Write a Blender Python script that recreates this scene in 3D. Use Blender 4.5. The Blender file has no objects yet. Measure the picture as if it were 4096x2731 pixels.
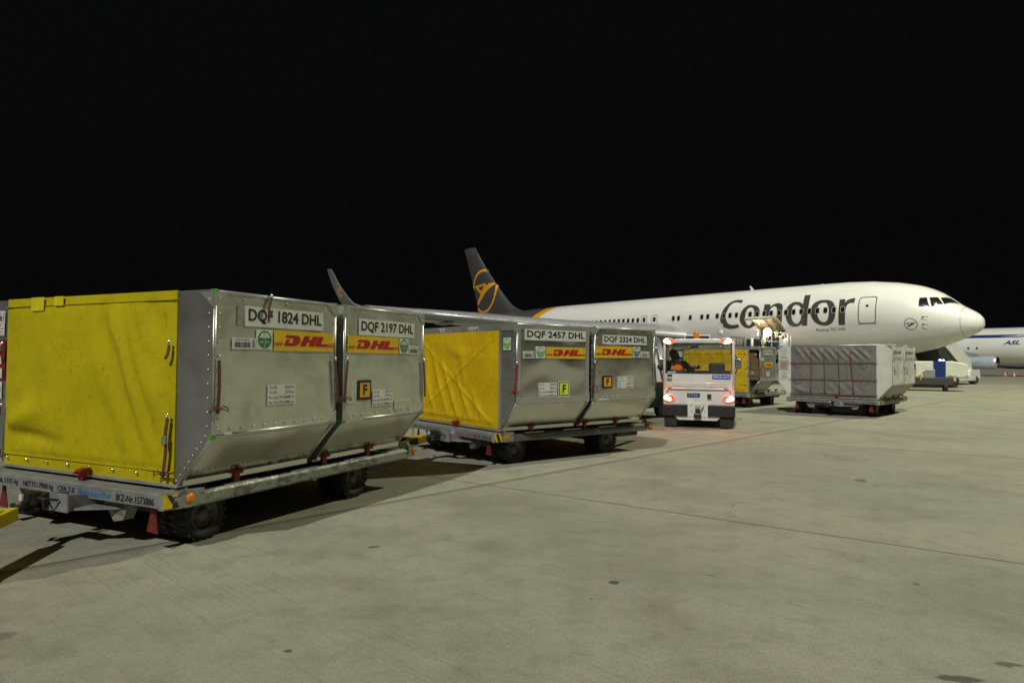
import bpy, bmesh, math, random
from mathutils import Vector, Matrix
random.seed(7)
S = bpy.context.scene
C = S.collection
R = math.radians
PI = math.pi

# ------------------------------------------------------------------ camera, sky, lights, exposure
cam = bpy.data.cameras.new('camera')
cam.sensor_width = 36.0
cam.lens = 36.0 * 2666.5 / 4096
cam.clip_start = 0.1
cam.clip_end = 5000
camo = bpy.data.objects.new('camera', cam)
C.objects.link(camo)
camo.matrix_world = Matrix.Translation((0, 0, 1.5887)) @ Matrix.Rotation(PI/2 + 0.028585, 4, 'X') @ Matrix.Rotation(0.00772, 4, 'Z')
S.camera = camo

world = bpy.data.worlds.new('World')
S.world = world
world.use_nodes = True
wn = world.node_tree.nodes
wl = world.node_tree.links
wn.clear()
wo = wn.new('ShaderNodeOutputWorld')
wb = wn.new('ShaderNodeBackground')
sky = wn.new('ShaderNodeTexSky')
sky.sky_type = 'NISHITA'
sky.sun_disc = False
sky.sun_elevation = R(-5)
sky.sun_rotation = R(200)
wb.inputs['Strength'].default_value = 0.05
hs = wn.new('ShaderNodeHueSaturation')
hs.inputs['Saturation'].default_value = 0.15
wl.new(sky.outputs[0], hs.inputs['Color'])
gl = wn.new('ShaderNodeMix')
gl.data_type = 'RGBA'
gl.blend_type = 'ADD'
gl.inputs[0].default_value = 1.0
gl.inputs[7].default_value = (.046, .047, .050, 1)     # skyglow of the airfield at night
wl.new(hs.outputs[0], gl.inputs[6])
wl.new(gl.outputs[2], wb.inputs['Color'])
wl.new(wb.outputs[0], wo.inputs['Surface'])

def lamp(name, kind, loc, energy, color, to=None, **kw):
    l = bpy.data.lights.new(name, kind)
    l.energy = energy
    l.color = color
    for k, v in kw.items():
        setattr(l, k, v)
    o = bpy.data.objects.new(name, l)
    C.objects.link(o)
    o.location = loc
    if to is not None:
        o.rotation_euler = Vector(to).to_track_quat('-Z', 'Y').to_euler()
    return o
AZ, EL = R(-160), R(45)
lamp('apron_key_light', 'SUN', (-8, -20, 30), 2.25, (1.0, 0.98, 0.90),
     to=(-math.sin(AZ)*math.cos(EL), -math.cos(AZ)*math.cos(EL), -math.sin(EL)), angle=R(0.7))
# the second apron floodlight: high on its mast right of the frame; it throws the second set of shadows
lamp('apron_floodlight', 'POINT', (33, 24, 36), 50000, (0.97, 1.0, 0.72), shadow_soft_size=0.5)

S.view_settings.view_transform = 'Standard'
S.view_settings.look = 'None'
S.view_settings.exposure = 0
S.view_settings.gamma = 1

# ------------------------------------------------------------------ materials
M = {}
class NT:
    def __init__(s, name):
        s.m = bpy.data.materials.new(name)
        s.m.use_nodes = True
        s.t = s.m.node_tree
        s.b = s.t.nodes['Principled BSDF']
        s.co = None
    def n(s, typ, **kw):
        x = s.t.nodes.new(typ)
        for k, v in kw.items():
            setattr(x, k, v)
        return x
    def l(s, a, b):
        s.t.links.new(a, b)
    def coord(s, scale=(1, 1, 1), rot=(0, 0, 0)):
        if s.co is None:
            s.co = s.n('ShaderNodeTexCoord')
        mp = s.n('ShaderNodeMapping')
        mp.inputs['Scale'].default_value = scale
        mp.inputs['Rotation'].default_value = rot
        s.l(s.co.outputs['Object'], mp.inputs['Vector'])
        return mp.outputs['Vector']
    def noise(s, scale, detail=4, rough=.55, vec=None, stretch=(1, 1, 1), rot=(0, 0, 0)):
        x = s.n('ShaderNodeTexNoise')
        x.inputs['Scale'].default_value = scale
        x.inputs['Detail'].default_value = detail
        x.inputs['Roughness'].default_value = rough
        s.l(vec if vec is not None else s.coord(stretch, rot), x.inputs['Vector'])
        return x.outputs['Fac']
    def ramp(s, fac, stops):
        x = s.n('ShaderNodeValToRGB')
        e = x.color_ramp.elements
        while len(e) < len(stops):
            e.new(0.5)
        for q, (p, c) in zip(e, stops):
            q.position = p
            q.color = (c, c, c, 1) if not isinstance(c, (tuple, list)) else (*c, 1)
        s.l(fac, x.inputs['Fac'])
        return x.outputs['Color']
    def mix(s, fac, a, b, mode='MIX'):
        x = s.n('ShaderNodeMix', data_type='RGBA', blend_type=mode)
        for sock, v in ((x.inputs[0], fac), (x.inputs[6], a), (x.inputs[7], b)):
            if isinstance(v, (int, float)):
                sock.default_value = v
            elif isinstance(v, (tuple, list)):
                sock.default_value = (*v, 1)
            else:
                s.l(v, sock)
        return x.outputs[2]
    def math(s, op, a, b=0.0, c=None):
        x = s.n('ShaderNodeMath', operation=op)
        for sock, v in zip(x.inputs, (a, b, c)):
            if v is None:
                continue
            if isinstance(v, (int, float)):
                sock.default_value = v
            else:
                s.l(v, sock)
        return x.outputs[0]
    def set(s, **kw):
        for k, v in kw.items():
            i = s.b.inputs[k.replace('_', ' ')]
            if isinstance(v, (int, float)):
                i.default_value = v
            elif isinstance(v, (tuple, list)):
                i.default_value = (*v, 1) if len(v) == 3 else v
            else:
                s.l(v, i)
        return s
    def bump(s, h, strength, dist, normal=None):
        x = s.n('ShaderNodeBump')
        x.inputs['Strength'].default_value = strength
        x.inputs['Distance'].default_value = dist
        s.l(h, x.inputs['Height'])
        if normal is not None:
            s.l(normal, x.inputs['Normal'])
        s.l(x.outputs['Normal'], s.b.inputs['Normal'])
        return x.outputs['Normal']

def plain(name, col, rough=.5, metal=0.0, var=.25, scale=6, bump=0.0, coat=0.0):
    t = NT(name)
    f = t.noise(scale, 5)
    d = tuple(c*(1-var) for c in col)
    u = tuple(min(1, c*(1+var*.5)) for c in col)
    t.set(Base_Color=t.ramp(f, [(.3, d), (.7, u)]), Metallic=metal, Coat_Weight=coat)
    t.set(Roughness=t.ramp(t.noise(scale*2.3, 3), [(.3, max(.03, rough-.1)), (.7, min(1, rough+.12))]))
    if bump:
        t.bump(t.noise(scale*8, 4), bump, .004)
    M[name] = t.m
    return t
def emit(name, col, strength):
    t = NT(name)
    t.set(Base_Color=col, Emission_Color=col, Emission_Strength=strength, Roughness=.3)
    M[name] = t.m

def alu(name, col, lo, hi, scratch, dent, dirt, dscale=2.3, metal=(.82, .62)):
    t = NT(name)
    big = t.noise(1.3, 3)
    fine = t.noise(5, 6, .65)
    scr = t.noise(20, 6, .75, stretch=(.2, .16, 1.3))
    scr2 = t.noise(26, 6, .8, stretch=(.5, .5, 1.4), rot=(.45, 0, 0))
    base = t.ramp(fine, [(.25, tuple(c*.92 for c in col)), (.75, col)])
    base = t.mix(t.math('MULTIPLY', t.ramp(t.noise(2.2, 7, .7), [(.52, 0.0), (.78, 1.0)]), dirt), base, (.15, .14, .105), 'MIX')
    t.set(Base_Color=base, Metallic=t.ramp(t.noise(3, 4), [(.3, metal[0]), (.7, metal[1])]))
    rr = t.mix(.45, t.ramp(big, [(.3, lo), (.7, hi)]), t.ramp(scr, [(.35, hi), (.6, lo)]))
    t.set(Roughness=rr)
    n1 = t.bump(t.noise(dscale, 2), dent, .06)
    if scratch:
        t.bump(t.math('ADD', t.ramp(scr, [(.60, 0.0), (.67, 1.0)]), t.ramp(scr2, [(.615, 0.0), (.69, 1.0)])), scratch, .004, n1)
    M[name] = t.m
alu('worn_aluminium', (.70, .715, .61), .28, .46, .26, .34, .40)
alu('smooth_aluminium', (.33, .33, .33), .26, .42, 0, .25, .22, 1.4)
alu('polished_aluminium', (.60, .585, .53), .17, .28, .04, .40, .12, 1.3, (.92, .80))
alu('slope_aluminium', (.66, .64, .57), .11, .20, 0, .22, .16, 1.2, (.97, .90))
alu('frame_aluminium', (.56, .56, .53), .30, .48, .10, .08, .3)
plain('steel_grey', (.33, .33, .31), .5, .55, .4, 9, .3)
def galv(name, col, chip):
    t = NT(name)
    f = t.ramp(t.noise(11, 8, .75, stretch=(.5, .5, 1)), [(.5, 0.0), (.56, 1.0)])
    base = t.mix(t.math('MULTIPLY', f, chip), t.ramp(t.noise(5, 5), [(.3, tuple(c*.7 for c in col)), (.7, col)]), (.07, .07, .065))
    t.set(Base_Color=base, Metallic=.25, Roughness=t.ramp(t.noise(14, 4), [(.3, .38), (.7, .65)]))
    t.bump(f, .35, .003)
    M[name] = t.m
galv('dolly_grey', (.30, .31, .31), .14)
galv('dolly_rail', (.33, .335, .28), .75)
galv('dolly_rail_dark', (.15, .15, .125), .7)
galv('deck_plate', (.27, .27, .23), .5)
plain('dark_steel', (.07, .07, .065), .55, .4, .5, 10, .3)
plain('rim_dark', (.12, .115, .10), .5, .4, .4, 12, .3)
plain('black_rubber', (.022, .022, .021), .75, 0, .4, 14, .4)
plain('black_paint', (.025, .025, .026), .4, 0, .3, 10)
plain('black_plastic', (.03, .03, .032), .5, 0, .3, 12)
plain('white_paint', (.72, .72, .69), .32, 0, .1, 3, 0, .3)
def label_mat(name, col, dirt, amount):
    t = NT(name)
    f = t.noise(22, 8, .8, stretch=(1, .5, 1.3))
    b_ = t.ramp(t.noise(5, 5), [(.3, tuple(c*.82 for c in col)), (.7, col)])
    b_ = t.mix(t.math('MULTIPLY', t.ramp(f, [(.55, 0.0), (.66, 1.0)]), amount), b_, dirt)
    t.set(Base_Color=b_, Roughness=t.ramp(f, [(.3, .35), (.7, .6)]))
    t.bump(f, .2, .002)
    M[name] = t.m
label_mat('white_label', (.70, .71, .66), (.30, .30, .25), .55)
label_mat('logo_yellow', (.80, .50, .012), (.28, .22, .06), .6)
plain('black_letter', (.018, .018, .02), .5, 0, .2, 20)
plain('faded_letter', (.10, .10, .10), .6, 0, .5, 30)
plain('blue_letter', (.08, .22, .46), .5, 0, .3, 20)
plain('red_letter_faded', (.36, .10, .10), .6, 0, .5, 30)
plain('logo_red', (.42, .012, .016), .4, 0, .15, 10)
plain('sign_green', (.03, .19, .07), .4, 0, .15, 10)
plain('bright_green', (.14, .48, .07), .45, 0, .15, 10)
plain('corner_green', (.09, .27, .05), .5, 0, .3, 20)
plain('sign_orange', (.80, .36, .012), .4, 0, .1, 10)
plain('sign_lime', (.62, .82, .05), .4, 0, .1, 10)
plain('strap_brown', (.12, .045, .030), .8, 0, .4, 40, .4)
plain('strap_red', (.25, .02, .022), .75, 0, .4, 40, .4)
plain('strap_pink', (.155, .062, .05), .8, 0, .4, 40, .4)
plain('red_paint', (.24, .012, .012), .42, 0, .4, 18, .3)
plain('red_flag', (.17, .015, .017), .6, 0, .3, 10)
plain('hazard_yellow', (.72, .50, .01), .45, 0, .25, 14)
plain('tape_yellow', (.66, .58, .01), .5, 0, .12, 6)
plain('bar_yellow', (.74, .60, .01), .4, 0, .2, 10)
plain('blue_paint', (.012, .03, .15), .35, 0, .15, 6)
plain('brand_blue', (.02, .11, .55), .35, 0, .1, 6)
plain('cardboard', (.38, .25, .13), .8, 0, .2, 10)
plain('orange_lens', (.75, .22, .01), .25, 0, .2, 20, 0, .5)
plain('vest_orange', (.90, .20, .02), .7, 0, .2, 12, .4)
plain('vest_lime', (.55, .75, .05), .7, 0, .2, 12, .4)
plain('reflective_tape', (.62, .62, .60), .4, .2, .1, 10)
plain('dark_cloth', (.035, .033, .035), .85, 0, .4, 12, .5)
plain('navy_cloth', (.03, .04, .09), .85, 0, .4, 12, .5)
plain('skin', (.50, .30, .22), .5, 0, .15, 14)
plain('hair', (.05, .035, .025), .6, 0, .3, 40, .5)
plain('seat_black', (.02, .02, .022), .6, 0, .3, 10, .2)
plain('mirror', (.75, .75, .75), .06, 1, .02, 4)
plain('chrome', (.80, .80, .80), .14, .95, .05, 4)
plain('soft_white_cover', (.56, .55, .50), .7, 0, .25, 4, .4)
plain('white_board', (.66, .67, .62), .5, 0, .12, 4)
plain('tarp_underside', (.40, .38, .30), .7, 0, .2, 4)
plain('gpu_cream', (.62, .64, .52), .35, 0, .08, 3)
plain('engine_grey', (.50, .51, .53), .33, .15, .08, 3, 0, .2)
plain('wing_grey', (.36, .37, .39), .35, .3, .15, 1.2)
plain('slat_metal', (.62, .62, .65), .36, .75, .05, .5)
plain('tail_grey', (.060, .060, .062), .36, 0, .12, 1, 0, .2)
plain('tail_orange', (.72, .33, .010), .38, 0, .1, 2)
plain('livery_grey', (.055, .055, .05), .36, 0, .1, 1, 0, .2)
plain('window_dark', (.012, .012, .013), .12, 0, .2, 5)
plain('window_frame', (.40, .40, .36), .4, .2, .1, 5)
plain('line_grey', (.09, .09, .085), .5, 0, .2, 5)
plain('seam_grey', (.50, .50, .47), .5, 0, .1, 5)
plain('hold_dark', (.14, .11, .07), .7, 0, .5, 3)
plain('hold_lining', (.50, .42, .27), .6, .1, .4, 5)
plain('swoosh_blue', (.16, .40, .62), .4, 0, .1, 5)
plain('navy_paint', (.012, .035, .15), .35, 0, .1, 3)
plain('cone_red', (.75, .06, .02), .5, 0, .1, 10)
plain('fan_dark', (.02, .02, .022), .4, .6, .2, 10)
emit('tail_lamp_red', (1.0, .10, .05), 80)
emit('tail_lamp_glow', (1.0, .04, .018), 2.2)
emit('flood_white', (1.0, .98, .93), 90)
emit('small_white_lamp', (1.0, .95, .85), 25)
emit('door_lamp', (1.0, .75, .45), 14)
emit('orange_lamp', (1.0, .45, .15), 8)
emit('blue_lamp', (.55, .6, 1.0), 12)
emit('dash_led', (.25, .3, 1.0), 3)

def tarp(name, col, dark, rough=.72, crease=.3):
    t = NT(name)
    f = t.noise(2.2, 7, .68)
    g = t.noise(40, 3, .6)
    b = t.ramp(f, [(.30, dark), (.62, col)])
    warp_ = t.noise(90, 3, .7, stretch=(1, 1, .05))
    weft_ = t.noise(90, 3, .7, stretch=(.05, .05, 1))
    b = t.mix(.35, b, t.mix(.5, t.ramp(warp_, [(.3, dark), (.7, col)]), t.ramp(weft_, [(.3, dark), (.7, col)])))
    b = t.mix(t.math('MULTIPLY', t.ramp(t.noise(17, 8, .8, stretch=(.8, 1, .35)), [(.56, 0.0), (.70, 1.0)]), .55), b, tuple(c*.40 for c in dark))
    b = t.mix(t.math('MULTIPLY', t.ramp(t.noise(1.1, 5, .6), [(.5, 0.0), (.8, 1.0)]), .35), b, tuple(c*.55 for c in dark))
    t.set(Base_Color=b, Roughness=t.ramp(g, [(.3, rough-.05), (.7, min(1, rough+.15))]))
    t.b.inputs['Specular IOR Level'].default_value = .2
    n1 = t.bump(t.noise(3.5, 4, .6, stretch=(1.4, 1, .7)), crease, .035)
    w = t.noise(2.6, 1, .5)
    cr = t.math('ABSOLUTE', t.math('SUBTRACT', t.noise(2.1, 3, .55, stretch=(1, 1, .8), rot=(0, .6, 0)), .5))
    n2 = t.bump(t.ramp(cr, [(.0, 0.0), (.03, 1.0)]), crease*.7, .012, n1)
    n3 = t.bump(t.noise(16, 6, .7), .35, .006, n2)
    t.bump(t.noise(150, 2), .3, .002, n3)
    M[name] = t.m
tarp('lemon_tarp', (.54, .455, .003), (.33, .275, .003))
tarp('golden_tarp', (.72, .49, .004), (.46, .30, .004), .72, .45)
tarp('amber_tarp', (.62, .42, .02), (.48, .32, .02))
tarp('grey_tarp', (.235, .235, .215), (.13, .13, .12), .40, .7)

def glass(name, tint, gl):
    m = bpy.data.materials.new(name)
    m.use_nodes = True
    t = m.node_tree
    t.nodes.clear()
    o = t.nodes.new('ShaderNodeOutputMaterial')
    mx = t.nodes.new('ShaderNodeMixShader')
    tr = t.nodes.new('ShaderNodeBsdfTransparent')
    gs = t.nodes.new('ShaderNodeBsdfGlossy')
    fr = t.nodes.new('ShaderNodeMapRange')
    lw = t.nodes.new('ShaderNodeLayerWeight')
    lw.inputs['Blend'].default_value = .5
    fr.inputs['From Min'].default_value = .3
    fr.inputs['To Min'].default_value = (gl-1)*.10
    fr.inputs['To Max'].default_value = .8
    t.links.new(lw.outputs['Facing'], fr.inputs['Value'])
    tr.inputs['Color'].default_value = (*tint, 1)
    gs.inputs['Roughness'].default_value = .04
    t.links.new(fr.outputs[0], mx.inputs[0])
    t.links.new(tr.outputs[0], mx.inputs[1])
    t.links.new(gs.outputs[0], mx.inputs[2])
    t.links.new(mx.outputs[0], o.inputs['Surface'])
    M[name] = m
glass('tug_glass', (.95, .95, .92), 1.45)
glass('clear_sheet', (.72, .73, .68), 1.6)


t = NT('winglet_paint')
t.set(Base_Color=t.ramp(t.noise(.8, 3), [(.3, (.11, .11, .115)), (.7, (.14, .14, .15))]), Roughness=.34, Coat_Weight=.2)
M['winglet_paint'] = t.m
# white aircraft skin with faint panel lines and grime below the floor line
t = NT('aircraft_white')
col = t.ramp(t.noise(1.3, 6, .6, stretch=(.25, 1, 1)), [(.3, (.66, .66, .64)), (.7, (.74, .74, .72))])
t.set(Base_Color=col, Roughness=.27, Coat_Weight=.35, Coat_Roughness=.06)
t.bump(t.noise(1.6, 2), .05, .05)
M['aircraft_white'] = t.m

# fuselage: white, orange band, grey rear, all by position along the body (painted livery)
t = NT('fuselage_livery')
col = t.ramp(t.noise(1.3, 6, .6, stretch=(.25, 1, 1)), [(.3, (.68, .68, .655)), (.7, (.77, .77, .75))])
tc = t.n('ShaderNodeTexCoord')
sx = t.n('ShaderNodeSeparateXYZ')
t.l(tc.outputs['Object'], sx.inputs[0])
zz = t.math('SUBTRACT', 7.2, sx.outputs['Z'])
curve = t.math('ADD', t.math('MULTIPLY', zz, 1.25), t.math('MULTIPLY', t.math('POWER', t.math('MAXIMUM', zz, 0.0), 2.0), .04))
e1 = t.math('GREATER_THAN', t.math('SUBTRACT', sx.outputs['X'], curve), 37.75)
e2 = t.math('GREATER_THAN', t.math('SUBTRACT', sx.outputs['X'], curve), 39.1)
col = t.mix(e1, col, (.72, .33, .010))
col = t.mix(e2, col, (.075, .075, .074))
# skin joints
w = t.n('ShaderNodeTexWave', wave_type='BANDS', bands_direction='X')
w.inputs['Scale'].default_value = .165
t.l(tc.outputs['Object'], w.inputs['Vector'])
col = t.mix(t.ramp(w.outputs['Fac'], [(.0, .10), (.0004, 0.0)]), col, (.35, .35, .33))
t.set(Base_Color=col, Roughness=.27, Coat_Weight=.35, Coat_Roughness=.06)
t.bump(t.noise(1.1, 2), .04, .05)
M['fuselage_livery'] = t.m

# concrete apron
t = NT('apron_concrete')
JA = math.atan2(17.8-4.95, 8.36+3.75)          # direction of the long slab joint
vec = t.coord((1, 1, 1), (0, 0, 0))
tc = t.co
mp = t.n('ShaderNodeMapping', vector_type='TEXTURE')
mp.inputs['Location'].default_value = (-3.754, 4.954, 0)
mp.inputs['Rotation'].default_value = (0, 0, JA)
t.l(tc.outputs['Object'], mp.inputs['Vector'])
sj = t.n('ShaderNodeSeparateXYZ')
t.l(mp.outputs[0], sj.inputs[0])
U, V = sj.outputs['X'], sj.outputs['Y']        # U along the joint, V across it
n1 = t.noise(.35, 6, .6)
n2 = t.noise(1.7, 7, .65)
n3 = t.noise(60, 3, .7)
n4 = t.noise(150, 3, .7)
base = t.ramp(n1, [(.40, (.25, .25, .20)), (.62, (.38, .376, .30))])
base = t.mix(.70, base, t.ramp(n2, [(.36, (.20, .20, .168)), (.5, (.325, .322, .258)), (.62, (.42, .408, .325))]))
n5 = t.noise(6.5, 7, .7)
base = t.mix(.45, base, t.ramp(n5, [(.38, (.20, .20, .168)), (.51, (.325, .32, .26)), (.63, (.44, .43, .35))]))
n6 = t.noise(18, 5, .7, stretch=(1, 1, 1))
base = t.mix(.35, base, t.ramp(n6, [(.39, (.18, .18, .15)), (.5, (.32, .32, .26)), (.61, (.47, .46, .37))]))
base = t.mix(.45, base, t.ramp(n3, [(.36, (.15, .15, .12)), (.64, (.50, .49, .40))]))
base = t.mix(.45, base, t.ramp(n4, [(.36, (.10, .10, .08)), (.64, (.56, .55, .45))]))
bl1 = t.ramp(t.noise(.75, 7, .62, stretch=(1, 1, 1)), [(.36, (.77, .765, .74)), (.52, (.96, .96, .95)), (.66, (1, 1, 1))])
bl2 = t.ramp(t.noise(3.4, 7, .68), [(.36, (.83, .83, .81)), (.50, (.98, .98, .97)), (.62, (1, 1, 1))])
bl3 = t.ramp(t.noise(11, 6, .75), [(.30, (.72, .72, .70)), (.42, (.97, .97, .97)), (.62, (1, 1, 1))])
base = t.mix(1.0, base, bl1, 'MULTIPLY')
base = t.mix(1.0, base, bl2, 'MULTIPLY')
base = t.mix(1.0, base, bl3, 'MULTIPLY')
base = t.mix(1.0, base, (1.0, 1.0, .965), 'MULTIPLY')
# long soft tyre and drainage streaks along the travel direction
mps = t.n('ShaderNodeMapping')
mps.inputs['Scale'].default_value = (.35, .16, 1)
t.l(mp.outputs[0], mps.inputs['Vector'])
st = t.n('ShaderNodeTexNoise')
st.inputs['Scale'].default_value = 1.0
st.inputs['Detail'].default_value = 6
t.l(mps.outputs[0], st.inputs['Vector'])
base = t.mix(t.ramp(st.outputs['Fac'], [(.44, 0.0), (.70, .40)]), base, (.20, .20, .175))
# broom grooves running across the slab, gently wandering
mpb = t.n('ShaderNodeMapping')
mpb.inputs['Scale'].default_value = (60, .8, 1)
wob = t.n('ShaderNodeTexNoise')
wob.inputs['Scale'].default_value = .5
t.l(mp.outputs[0], wob.inputs['Vector'])
mv = t.n('ShaderNodeVectorMath', operation='MULTIPLY_ADD')
mv.inputs[1].default_value = (.10, .0, 0)
t.l(wob.outputs['Color'], mv.inputs[0])
t.l(mp.outputs[0], mv.inputs[2])
t.l(mv.outputs[0], mpb.inputs['Vector'])
br = t.n('ShaderNodeTexNoise')
br.inputs['Scale'].default_value = 1.0
br.inputs['Detail'].default_value = 3
br.inputs['Roughness'].default_value = .7
t.l(mpb.outputs[0], br.inputs['Vector'])
patch = t.ramp(t.noise(.5, 4), [(.40, .2), (.60, 1.0)])
groove = t.math('MULTIPLY', t.ramp(br.outputs['Fac'], [(.53, 0.0), (.63, 1.0)]), patch)
base = t.mix(t.math('MULTIPLY', groove, .42), base, (.14, .14, .115))
# rough long joint (spalled, gritty edge) and the thin sawn joints across
jw = t.math('ADD', t.math('ABSOLUTE', V), t.math('MULTIPLY', t.math('SUBTRACT', t.noise(14, 6, .8), .5), .12))
jl = t.math('LESS_THAN', t.math('ABSOLUTE', V), .020)
jr = t.ramp(jw, [(.05, 1.0), (.13, 0.0)])
pm = t.ramp(t.noise(70, 4, .8), [(.46, 0.0), (.56, 1.0)])
base = t.mix(t.math('MULTIPLY', jr, t.math('MULTIPLY', pm, .95)), base, (.13, .115, .095))
base = t.mix(t.math('MULTIPLY', t.ramp(t.math('ADD', V, -.075), [(.0, 1.0), (.16, 0.0)]), t.math('MULTIPLY', t.math('GREATER_THAN', V, .02), .35)), base, (.44, .39, .31))
base = t.mix(t.math('MULTIPLY', jl, .8), base, (.09, .085, .07))
uu = t.math('ADD', t.math('SUBTRACT', U, 4.98), t.math('MULTIPLY', V, .13))
um = t.math('PINGPONG', uu, 3.75)
tl = t.math('LESS_THAN', um, .015)
base = t.mix(t.math('MULTIPLY', tl, .85), base, (.055, .055, .05))
vm = t.math('PINGPONG', V, 4.5)
base = t.mix(t.math('MULTIPLY', t.math('LESS_THAN', vm, .008), t.math('MULTIPLY', t.math('GREATER_THAN', t.math('ABSOLUTE', V), 1), .4)), base, (.10, .10, .085))
# oil spots: stains with their own shape
spots = [(-1.16, 5.71, 0.056, 0.04, -0.22, 0.6), (-1.21, 3.68, 0.032, 0.026, -0.25, 0.6), (0.75, 4.85, 0.047, 0.043, -0.29, 0.7), (1.5, 5.02, 0.047, 0.032, -0.2, 0.35), (2.94, 4.86, 0.022, 0.028, -0.35, 0.5), (4.74, 9.1, 0.089, 0.131, -0.42, 0.5), (2.64, 3.57, 0.074, 0.038, -0.12, 0.55), (2.28, 3.41, 0.112, 0.05, -0.11, 0.65), (2.47, 7.44, 0.023, 0.035, -0.48, 0.5), (0.53, 4.51, 0.021, 0.02, -0.32, 0.3), (-2.89, 3.84, 0.071, 0.088, -0.34, 0.35), (4.74, 8.72, 0.03, 0.052, -0.51, 0.4), (5.42, 11.55, 0.042, 0.089, -0.66, 0.4)]
tot = None
warp = t.n('ShaderNodeTexNoise')
warp.inputs['Scale'].default_value = 9
t.l(tc.outputs['Object'], warp.inputs['Vector'])
wv = t.n('ShaderNodeVectorMath', operation='MULTIPLY_ADD')
wv.inputs[1].default_value = (.09, .09, 0)
t.l(warp.outputs['Color'], wv.inputs[0])
t.l(tc.outputs['Object'], wv.inputs[2])
for (x, y, a, b, ang, k) in spots:
    m2 = t.n('ShaderNodeMapping', vector_type='TEXTURE')
    m2.inputs['Location'].default_value = (x+.045, y+.045, 0)
    m2.inputs['Rotation'].default_value = (0, 0, ang)
    m2.inputs['Scale'].default_value = (a, b, 50)
    t.l(wv.outputs[0], m2.inputs['Vector'])
    ln = t.n('ShaderNodeVectorMath', operation='LENGTH')
    t.l(m2.outputs[0], ln.inputs[0])
    f = t.math('MULTIPLY', t.ramp(ln.outputs['Value'], [(.75, 1.0), (1.0, 0.0)]), min(.92, k*1.35))
    tot = f if tot is None else t.math('MAXIMUM', tot, f)
base = t.mix(tot, base, (.055, .055, .045))
t.set(Base_Color=base, Roughness=t.ramp(n2, [(.3, .72), (.7, .9)]))
b1 = t.bump(n3, .35, .006)
b2 = t.bump(groove, -.5, .006, b1)
t.bump(n4, .25, .004, b2)
M['apron_concrete'] = t.m
plain('joint_filler', (.06, .06, .055), .8, 0, .4, 20)
plain('marking_yellow', (.50, .38, .02), .7, 0, .5, 8)

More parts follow.
